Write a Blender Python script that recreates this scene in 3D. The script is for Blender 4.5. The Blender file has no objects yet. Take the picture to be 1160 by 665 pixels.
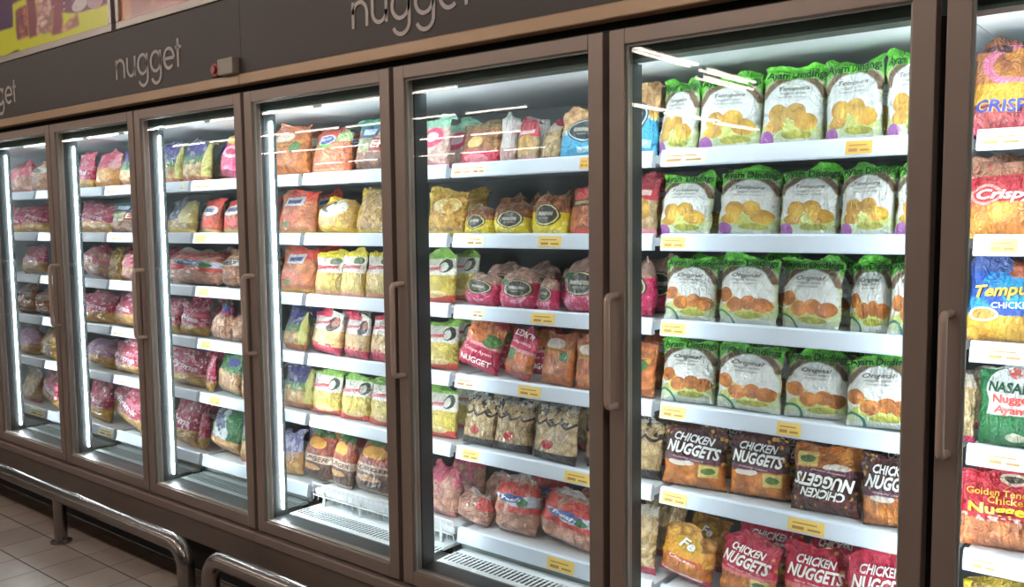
import bpy, bmesh, math, random
from mathutils import Vector, Matrix, Euler, noise

SC = bpy.context.scene
COL = SC.collection

# ------------------------------------------------------------------ helpers
def lin(c):
    o = []
    for v in c[:3]:
        v = v / 255.0
        o.append(v / 12.92 if v <= 0.04045 else ((v + 0.055) / 1.055) ** 2.4)
    return (o[0], o[1], o[2], 1.0)

class MB:
    """collects simple shapes and links them as one mesh object"""
    def __init__(s):
        s.v = []; s.f = []; s.m = []
    def quad(s, a, b, c, d, mi=0):
        n = len(s.v); s.v += [a, b, c, d]; s.f.append((n, n+1, n+2, n+3)); s.m.append(mi)
    def box(s, x0, x1, y0, y1, z0, z1, mi=0):
        n = len(s.v)
        s.v += [(x0,y0,z0),(x1,y0,z0),(x1,y1,z0),(x0,y1,z0),(x0,y0,z1),(x1,y0,z1),(x1,y1,z1),(x0,y1,z1)]
        for q in ((0,3,2,1),(4,5,6,7),(0,1,5,4),(1,2,6,5),(2,3,7,6),(3,0,4,7)):
            s.f.append(tuple(n+i for i in q)); s.m.append(mi)
    def ring(s, pts_out, pts_in):
        pass
    def tube(s, pts, r, seg=16, cap=True, mi=0):
        pts = [Vector(p) for p in pts]; n0 = len(s.v); N = len(pts)
        up = None
        for i, p in enumerate(pts):
            t = (pts[min(i+1, N-1)] - pts[max(i-1, 0)]).normalized()
            if up is None:
                up = Vector((0,1,0)) if abs(t.y) < .9 else Vector((0,0,1))
            a = t.cross(up).normalized(); b = a.cross(t).normalized(); up = b
            for k in range(seg):
                th = 2*math.pi*k/seg
                s.v.append(tuple(p + a*(r*math.cos(th)) + b*(r*math.sin(th))))
        for i in range(N-1):
            for k in range(seg):
                k2 = (k+1) % seg
                s.f.append((n0+i*seg+k, n0+i*seg+k2, n0+(i+1)*seg+k2, n0+(i+1)*seg+k)); s.m.append(mi)
        if cap:
            s.f.append(tuple(n0+k for k in range(seg))[::-1]); s.m.append(mi)
            s.f.append(tuple(n0+(N-1)*seg+k for k in range(seg))); s.m.append(mi)
    def disc(s, c, r, h, seg=20, mi=0):
        s.tube([c, (c[0], c[1], c[2]+h)], r, seg, True, mi)
    def build(s, name, mats, parent=None, smooth=False, bevel=0):
        me = bpy.data.meshes.new(name); me.from_pydata(s.v, [], s.f); me.update()
        if not isinstance(mats, (list, tuple)): mats = [mats]
        for m in mats: me.materials.append(m)
        for p, mi in zip(me.polygons, s.m):
            p.material_index = mi; p.use_smooth = smooth
        bm = bmesh.new(); bm.from_mesh(me)
        bmesh.ops.recalc_face_normals(bm, faces=bm.faces); bm.to_mesh(me); bm.free()
        o = bpy.data.objects.new(name, me); COL.objects.link(o)
        if parent is not None: o.parent = parent
        if bevel:
            b = o.modifiers.new('bevel', 'BEVEL'); b.width = bevel; b.segments = 2; b.limit_method = 'ANGLE'
        if smooth:
            try:
                me.set_sharp_from_angle(angle=math.radians(45))
            except Exception:
                pass
        return o

def empty(name, loc=(0,0,0), parent=None):
    o = bpy.data.objects.new(name, None); COL.objects.link(o); o.location = loc
    o.empty_display_size = .1
    if parent is not None: o.parent = parent
    return o

def tag(o, label=None, cat=None, group=None, kind=None):
    if label: o['label'] = label
    if cat: o['category'] = cat
    if group: o['group'] = group
    if kind: o['kind'] = kind
    return o

# ------------------------------------------------------------------ node DSL
class NB:
    def __init__(s, name):
        s.mat = bpy.data.materials.new(name); s.mat.use_nodes = True
        s.nt = s.mat.node_tree; s.nt.nodes.clear()
        s.out = s.nt.nodes.new('ShaderNodeOutputMaterial')
    def n(s, t, **kw):
        nd = s.nt.nodes.new(t)
        for k, v in kw.items(): setattr(nd, k, v)
        return nd
    def L(s, a, b): s.nt.links.new(a, b)
    def put(s, sock, v):
        if hasattr(v, 'is_output'): s.L(v, sock)
        else: sock.default_value = v
    def m(s, op, a, b=0.0, c=None):
        nd = s.n('ShaderNodeMath', operation=op); s.put(nd.inputs[0], a); s.put(nd.inputs[1], b)
        if c is not None: s.put(nd.inputs[2], c)
        return nd.outputs[0]
    def sm(s, x, a, b):
        nd = s.n('ShaderNodeMapRange', interpolation_type='SMOOTHSTEP')
        s.put(nd.inputs['Value'], x); nd.inputs['From Min'].default_value = a; nd.inputs['From Max'].default_value = b
        return nd.outputs[0]
    def mix(s, f, a, b):
        nd = s.n('ShaderNodeMix', data_type='RGBA'); s.put(nd.inputs[0], f); s.put(nd.inputs[6], a); s.put(nd.inputs[7], b)
        return nd.outputs[2]
    def pri(s, **kw):
        nd = s.n('ShaderNodeBsdfPrincipled'); s.L(nd.outputs[0], s.out.inputs[0])
        for k, v in kw.items(): s.put(nd.inputs[k.replace('_', ' ')], v)
        return nd
    def bump(s, h, strength, dist=.01):
        nd = s.n('ShaderNodeBump'); nd.inputs['Strength'].default_value = strength; nd.inputs['Distance'].default_value = dist
        s.L(h, nd.inputs['Height']); return nd.outputs[0]
    def noise(s, vec, scale, detail=2, rough=.5, dist=0):
        nd = s.n('ShaderNodeTexNoise'); nd.inputs['Scale'].default_value = scale; nd.inputs['Detail'].default_value = detail
        nd.inputs['Roughness'].default_value = rough; nd.inputs['Distortion'].default_value = dist
        if vec is not None: s.L(vec, nd.inputs['Vector'])
        return nd.outputs[0]
    def obj(s): return s.n('ShaderNodeTexCoord').outputs['Object']

def metal(name, c, rough=.4, met=.6, grain=0.0):
    b = NB(name); col = lin(c)
    nz = b.noise(b.obj(), 6, 4, .6)
    cc = b.mix(b.m('MULTIPLY', nz, .35), col, tuple(x*.72 for x in col[:3]) + (1,))
    p = b.pri(Base_Color=cc, Roughness=rough, Metallic=met)
    if grain: b.L(b.bump(b.noise(b.obj(), 160, 2), grain, .001), p.inputs['Normal'])
    return b.mat
def plain(name, c, rough=.5, spec=.5, bumpy=0.0):
    b = NB(name); col = lin(c)
    nz = b.noise(b.obj(), 9, 3, .6)
    cc = b.mix(b.m('MULTIPLY', nz, .22), col, tuple(x*.8 for x in col[:3]) + (1,))
    p = b.pri(Base_Color=cc, Roughness=rough); p.inputs['Specular IOR Level'].default_value = spec
    if bumpy: b.L(b.bump(b.noise(b.obj(), 60, 3), bumpy, .002), p.inputs['Normal'])
    return b.mat
def emit(name, c, strength):
    b = NB(name); e = b.n('ShaderNodeEmission'); e.inputs[0].default_value = lin(c); e.inputs[1].default_value = strength
    b.L(e.outputs[0], b.out.inputs[0]); return b.mat

M = {}
M['frame'] = metal('door_frame_bronze', (148,130,120), .42, .3)
M['bead'] = metal('glazing_bead_grey', (176,176,166), .35, .4)
M['trim'] = metal('trim_strip_bronze', (176,146,118), .42, .3)
M['panel'] = metal('kick_panel_brown', (108,94,86), .38, .3)
M['fascia'] = plain('fascia_dark_taupe', (66,57,53), .55, .4)
M['letters'] = plain('fascia_letters_pale', (176,164,158), .5)
M['black'] = plain('gasket_black', (14,13,13), .7, .3)
M['mullion'] = plain('mullion_charcoal', (38,44,44), .45)
M['header'] = plain('header_green_grey', (66,84,80), .45)
M['white'] = plain('freezer_liner_white', (226,232,234), .45)
M['backp'] = plain('back_panel_grey', (104,106,106), .5)
M['deck'] = plain('deck_grey', (128,138,136), .4)
M['shelf'] = plain('shelf_white', (222,228,232), .4)
M['rail'] = plain('price_rail_white', (206,216,228), .3)
M['tag_y'] = plain('price_tag_yellow', (238,204,112), .5)
M['tag_o'] = plain('price_tag_orange', (228,178,84), .5)
M['tag_p'] = plain('price_tag_pale', (238,234,192), .5)
M['ink'] = plain('price_tag_ink', (168,128,70), .6)
M['wire'] = metal('wire_white', (230,232,232), .35, .1)
M['steel'] = metal('rail_stainless_steel', (150,142,137), .26, .95)
M['handle'] = metal('handle_bronze', (196,170,154), .32, .25)
M['postf'] = metal('poster_frame_silver', (168,156,148), .4, .5)
M['red'] = plain('button_red', (150,48,44), .4)
M['greybox'] = plain('box_grey', (150,140,128), .5)
M['ceil'] = plain('store_ceiling_grey', (120,116,112), .8)
M['wallm'] = plain('store_wall', (110,104,100), .8)
M['lamph'] = plain('lamp_housing_white', (200,200,198), .5)
M['tube'] = emit('added_tube_glow', (255,243,232), 100.0)  # glow of the added aisle row
M['tube_far'] = emit('lamp_tube_glow_far', (255,240,226), 26.0)
M['led_flank'] = emit('freezer_led_glow_flank', (236,247,255), 150.0)
M['led'] = emit('freezer_led_glow', (236,247,255), 42.0)

def glass_mat():
    b = NB('door_glass')
    ge = b.n('ShaderNodeNewGeometry'); dt = b.n('ShaderNodeVectorMath', operation='DOT_PRODUCT')
    b.L(ge.outputs['Incoming'], dt.inputs[0]); b.L(ge.outputs['Normal'], dt.inputs[1])
    q = b.m('SUBTRACT', 1.0, b.m('ABSOLUTE', dt.outputs['Value']))
    fr = b.m('ADD', b.m('MULTIPLY', b.m('POWER', q, 5.0), .93), .035)   # mirror share of a pane face, same from both sides
    t = b.n('ShaderNodeBsdfTransparent'); t.inputs[0].default_value = (.965, .985, .975, 1)
    g = b.n('ShaderNodeBsdfGlossy'); g.inputs['Roughness'].default_value = .012
    b.L(b.bump(b.noise(b.obj(), 3.0, 2), .012, .01), g.inputs['Normal'])
    mx = b.n('ShaderNodeMixShader'); b.L(fr, mx.inputs[0]); b.L(t.outputs[0], mx.inputs[1]); b.L(g.outputs[0], mx.inputs[2])
    b.L(mx.outputs[0], b.out.inputs[0]); return b.mat
M['glass'] = glass_mat()

def floor_mat():
    b = NB('floor_tiles'); co = b.obj()
    sx = b.n('ShaderNodeSeparateXYZ'); b.L(co, sx.inputs[0])
    T = .205
    fx = b.m('FRACT', b.m('DIVIDE', b.m('ADD', sx.outputs[0], 60.0 + .02), T)); fy = b.m('FRACT', b.m('DIVIDE', b.m('ADD', sx.outputs[1], 61.5 + .16), T))
    ex = b.m('ABSOLUTE', b.m('SUBTRACT', fx, .5)); ey = b.m('ABSOLUTE', b.m('SUBTRACT', fy, .5))
    gr = b.m('MAXIMUM', b.m('MULTIPLY', b.sm(ex, .478, .49), .65), b.sm(ey, .48, .49))
    ix = b.m('FLOOR', b.m('DIVIDE', b.m('ADD', sx.outputs[0], 60.02), T)); iy = b.m('FLOOR', b.m('DIVIDE', b.m('ADD', sx.outputs[1], 61.66), T))
    cb = b.n('ShaderNodeCombineXYZ'); b.L(ix, cb.inputs[0]); b.L(iy, cb.inputs[1])
    wn = b.n('ShaderNodeTexWhiteNoise'); b.L(cb.outputs[0], wn.inputs['Vector'])
    base = b.mix(wn.outputs['Value'], lin((150,132,118)), lin((168,150,136)))
    base = b.mix(b.m('MULTIPLY', b.noise(co, 14, 5, .65), .5), base, lin((118,102,92)))
    c = b.mix(gr, base, lin((62,50,44)))
    p = b.pri(Base_Color=c, Roughness=b.m('ADD', b.m('MULTIPLY', gr, .3), .38))
    b.L(b.bump(b.m('SUBTRACT', 1.0, gr), .4, .002), p.inputs['Normal']); return b.mat
M['floor'] = floor_mat()

# ------------------------------------------------------------------ printed film materials
class Print(NB):
    """front print of a bag in UV space: u across, v from foot to top"""
    def __init__(s, name, asp=1.1, warp=.02):
        super().__init__(name)
        uv = s.n('ShaderNodeUVMap'); oi = s.n('ShaderNodeObjectInfo')
        s.rnd = oi.outputs['Random']
        s.uv = uv.outputs[0]
        off = s.n('ShaderNodeVectorMath', operation='ADD'); s.L(s.uv, off.inputs[0])
        cr = s.n('ShaderNodeCombineXYZ'); s.L(s.m('MULTIPLY', s.rnd, 37.0), cr.inputs[2]); s.L(cr.outputs[0], off.inputs[1])
        s.uvr = off.outputs[0]                              # per-bag slice for noises
        sp = s.n('ShaderNodeSeparateXYZ'); s.L(s.uv, sp.inputs[0])
        n1 = s.noise(s.uvr, 4.0, 2); 
        n2 = s.noise(s.uvr, 4.7, 2, .5, .8)
        s.u = s.m('ADD', sp.outputs[0], s.m('MULTIPLY', s.m('SUBTRACT', n1, .5), warp*2))
        s.v = s.m('ADD', sp.outputs[1], s.m('MULTIPLY', s.m('SUBTRACT', n2, .5), warp*2))
        s.asp = asp
    def nug(s, c1, c2, scale=7.0, edge=.55):
        mp = s.n('ShaderNodeMapping'); s.L(s.uvr, mp.inputs[0]); mp.inputs['Scale'].default_value = (1, s.asp, 1)
        wob = s.n('ShaderNodeTexNoise'); wob.inputs['Scale'].default_value = 9; s.L(mp.outputs[0], wob.inputs['Vector'])
        ad = s.n('ShaderNodeVectorMath', operation='MULTIPLY_ADD'); s.L(wob.outputs['Color'], ad.inputs[0]); ad.inputs[1].default_value = (.09,.09,0); s.L(mp.outputs[0], ad.inputs[2])
        vo = s.n('ShaderNodeTexVoronoi'); vo.inputs['Scale'].default_value = scale; s.L(ad.outputs[0], vo.inputs['Vector'])
        sf = s.n('ShaderNodeTexVoronoi', feature='SMOOTH_F1'); sf.inputs['Scale'].default_value = scale; sf.inputs['Smoothness'].default_value = .25; s.L(ad.outputs[0], sf.inputs['Vector'])
        sep = s.n('ShaderNodeSeparateColor'); s.L(vo.outputs['Color'], sep.inputs[0])
        gr = s.noise(s.uvr, 42, 4, .7); bl = s.noise(s.uvr, 6, 2, .5)
        hi = tuple(min(255, int(x*1.1)+18) for x in c1)
        c = s.mix(s.m('ADD', s.m('MULTIPLY', sep.outputs[0], .6), s.m('MULTIPLY', bl, .4)), lin(c1), lin(c2))
        c = s.mix(s.m('MULTIPLY', s.m('SUBTRACT', 1.0, s.sm(sf.outputs['Distance'], .02, .34)), .45), c, lin(hi))
        c = s.mix(s.m('MULTIPLY', s.sm(gr, .45, .75), .4), c, tuple(x*.6 for x in lin(c2)[:3]) + (1,))
        e = s.m('MULTIPLY', s.sm(sf.outputs['Distance'], .36, .66), edge*1.15)  # shading painted in: pieces lighter mid, darker between, on clear bags too
        return s.mix(e, c, tuple(x*.28 for x in lin(c2)[:3]) + (1,))
    def mask(s, q):
        k = q[0]
        if k == 'and':
            r = s.mask(q[1])
            for z in q[2:]: r = s.m('MULTIPLY', r, s.mask(z))
            return r
        if k == 'not': return s.m('SUBTRACT', 1.0, s.mask(q[1]))
        if k == 'above': return s.sm(s.v, q[1]-.012, q[1]+.012)
        if k == 'below': return s.m('SUBTRACT', 1.0, s.sm(s.v, q[1]-.012, q[1]+.012))
        if k == 'right': return s.sm(s.u, q[1]-.012, q[1]+.012)
        if k == 'left': return s.m('SUBTRACT', 1.0, s.sm(s.u, q[1]-.012, q[1]+.012))
        if k == 'diag':                                     # a*u + b*v > c
            d = s.m('ADD', s.m('MULTIPLY', s.u, q[1]), s.m('MULTIPLY', s.v, q[2])); return s.sm(d, q[3]-.015, q[3]+.015)
        if k in ('ell', 'ring'):
            dx = s.m('DIVIDE', s.m('SUBTRACT', s.u, q[1]), q[3]); dy = s.m('DIVIDE', s.m('SUBTRACT', s.v, q[2]), q[4])
            d = s.m('SQRT', s.m('ADD', s.m('MULTIPLY', dx, dx), s.m('MULTIPLY', dy, dy)))
            if k == 'ell': return s.m('SUBTRACT', 1.0, s.sm(d, .96, 1.04))
            return s.m('SUBTRACT', 1.0, s.sm(s.m('ABSOLUTE', s.m('SUBTRACT', d, 1.0)), q[5]*.75, q[5]))
        if k == 'rect':
            return s.mask(('and', ('right', q[1]), ('left', q[2]), ('above', q[3]), ('below', q[4])))
        if k == 'spots':
            vo = s.n('ShaderNodeTexVoronoi'); vo.inputs['Scale'].default_value = q[1]; s.L(s.uvr, vo.inputs['Vector'])
            return s.m('SUBTRACT', 1.0, s.sm(vo.outputs['Distance'], q[2]-.05, q[2]+.05))
        if k == 'cloud':
            return s.sm(s.noise(s.uvr, q[1], 3, .6), q[2]-.04, q[2]+.04)
        if k == 'scal':                                     # scalloped border line
            w = s.m('ABSOLUTE', s.m('SINE', s.m('MULTIPLY', s.u, q[2]*math.pi)))
            d = s.m('SUBTRACT', s.v, s.m('ADD', s.m('MULTIPLY', w, q[3]), q[1]))
            return s.m('SUBTRACT', 1.0, s.sm(s.m('ABSOLUTE', d), q[4]*.7, q[4]))
        raise ValueError(k)
    def color(s, c):
        if c[0] == 'nug': return s.nug(*c[1:])
        return lin(c)
    def finish(s, base, layers, rough=.3, coat=.55, wr=.35):
        col = s.color(base)
        for q, c in layers: col = s.mix(s.mask(q), col, s.color(c))
        hs = s.n('ShaderNodeHueSaturation'); s.put(hs.inputs['Color'], col)
        s.L(s.m('ADD', s.m('MULTIPLY', s.rnd, .2), .9), hs.inputs['Value']); hs.inputs['Saturation'].default_value = 1.0
        p = s.pri(Base_Color=hs.outputs[0], Roughness=rough, Coat_Weight=coat, Coat_Roughness=.07)
        w1 = s.noise(s.uvr, 9.0, 3, .55, 1.2); w2 = s.noise(s.uvr, 26.0, 2, .5, .6)
        st = s.n('ShaderNodeMapping'); s.L(s.uvr, st.inputs[0]); st.inputs['Scale'].default_value = (9, 2.6, 1); st.inputs['Rotation'].default_value = (0, 0, .35)
        def ridge(x): return s.m('POWER', s.m('SUBTRACT', 1.0, s.m('ABSOLUTE', s.m('SUBTRACT', s.m('MULTIPLY', x, 2.0), 1.0))), 5.0)
        r1 = ridge(s.noise(s.uvr, 3.6, 1, .4, 1.0)); r2 = ridge(s.noise(st.outputs[0], 1.0, 1, .4, .5))
        h = s.m('ADD', s.m('ADD', w1, s.m('MULTIPLY', w2, .35)), s.m('MULTIPLY', s.m('ADD', r1, r2), .25))
        b = s.bump(h, wr, .022); s.L(b, p.inputs['Normal']); s.L(b, p.inputs['Coat Normal'])
        return s.mat

NUGY = ('nug', (238,192,70), (204,146,40), 3.6, .4)
NUGO = ('nug', (236,152,62), (204,110,36), 4.2, .45)
NUGC = ('nug', (206,140,84), (160,96,58), 6.0)
RAW = ('nug', (232,186,164), (214,150,128), 6.0, .35)
PALE = ('nug', (226,200,156), (200,164,110), 7.0, .4)
GOLD = ('nug', (236,190,96), (206,150,60), 6.0, .4)

def ayam(top, nug, emblem, ring):
    return ((226,228,220), [
        (('below', .62), (196,206,160)),
        (('ell', .5, .40, .49, .40), (228,230,226)),
        (('ell', .5, .2, .44, .1), (198,204,110)), (('ell', .3, .33, .1, .08), (214,196,110)),
        *[(('ell', *e), nug) for e in (((.17,.40,.15,.10), (.40,.27,.15,.10), (.63,.30,.14,.10), (.83,.27,.15,.10)) if ring else ((.30,.36,.17,.11), (.58,.38,.16,.10), (.75,.27,.18,.10), (.26,.22,.16,.07)))],
        (('and', ('below', .15), ('diag', -.25, 1, -.1)), (206,222,176)),
        (('ell', .62, .125, .24, .045), ('nug', (214,208,80), (170,170,60), 9.0, .3)),
        (('below', .075), (222,228,222)),
        (('and', ('not', ('ell', .5, .36, .495, .43)), ('above', .56)), (112,86,60)),
        (('and', ('not', ('ell', .5, .37, .585, .505)), ('above', .6)), (190,186,150)),
        (('and', ('not', ('ell', .5, .37, .62, .53)), ('above', .60)), top),
        (('above', .80), top),
        (('and', ('above', .8), ('cloud', 3.0, .54)), tuple(min(255, int(x*1.18)+8) for x in top)),
        (('ring', .12, .06, .17, .12, .16) if ring else ('ell', .13, .09, .13, .085), emblem)])

def shield(cx, cy, rx, ry, fill=(40,38,34), line=(226,214,170)):
    return [(('ell', cx, cy, rx*1.22, ry*1.25), fill), (('ell', cx, cy, rx*1.1, ry*1.12), line), (('ell', cx, cy, rx, ry), fill),
            (('rect', cx-rx*.65, cx+rx*.65, cy-ry*.12, cy+ry*.28), (170,166,150)), (('rect', cx-rx*.45, cx+rx*.45, cy-ry*.5, cy-ry*.3), (120,116,100))]

W_ = (236,236,232)
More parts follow.
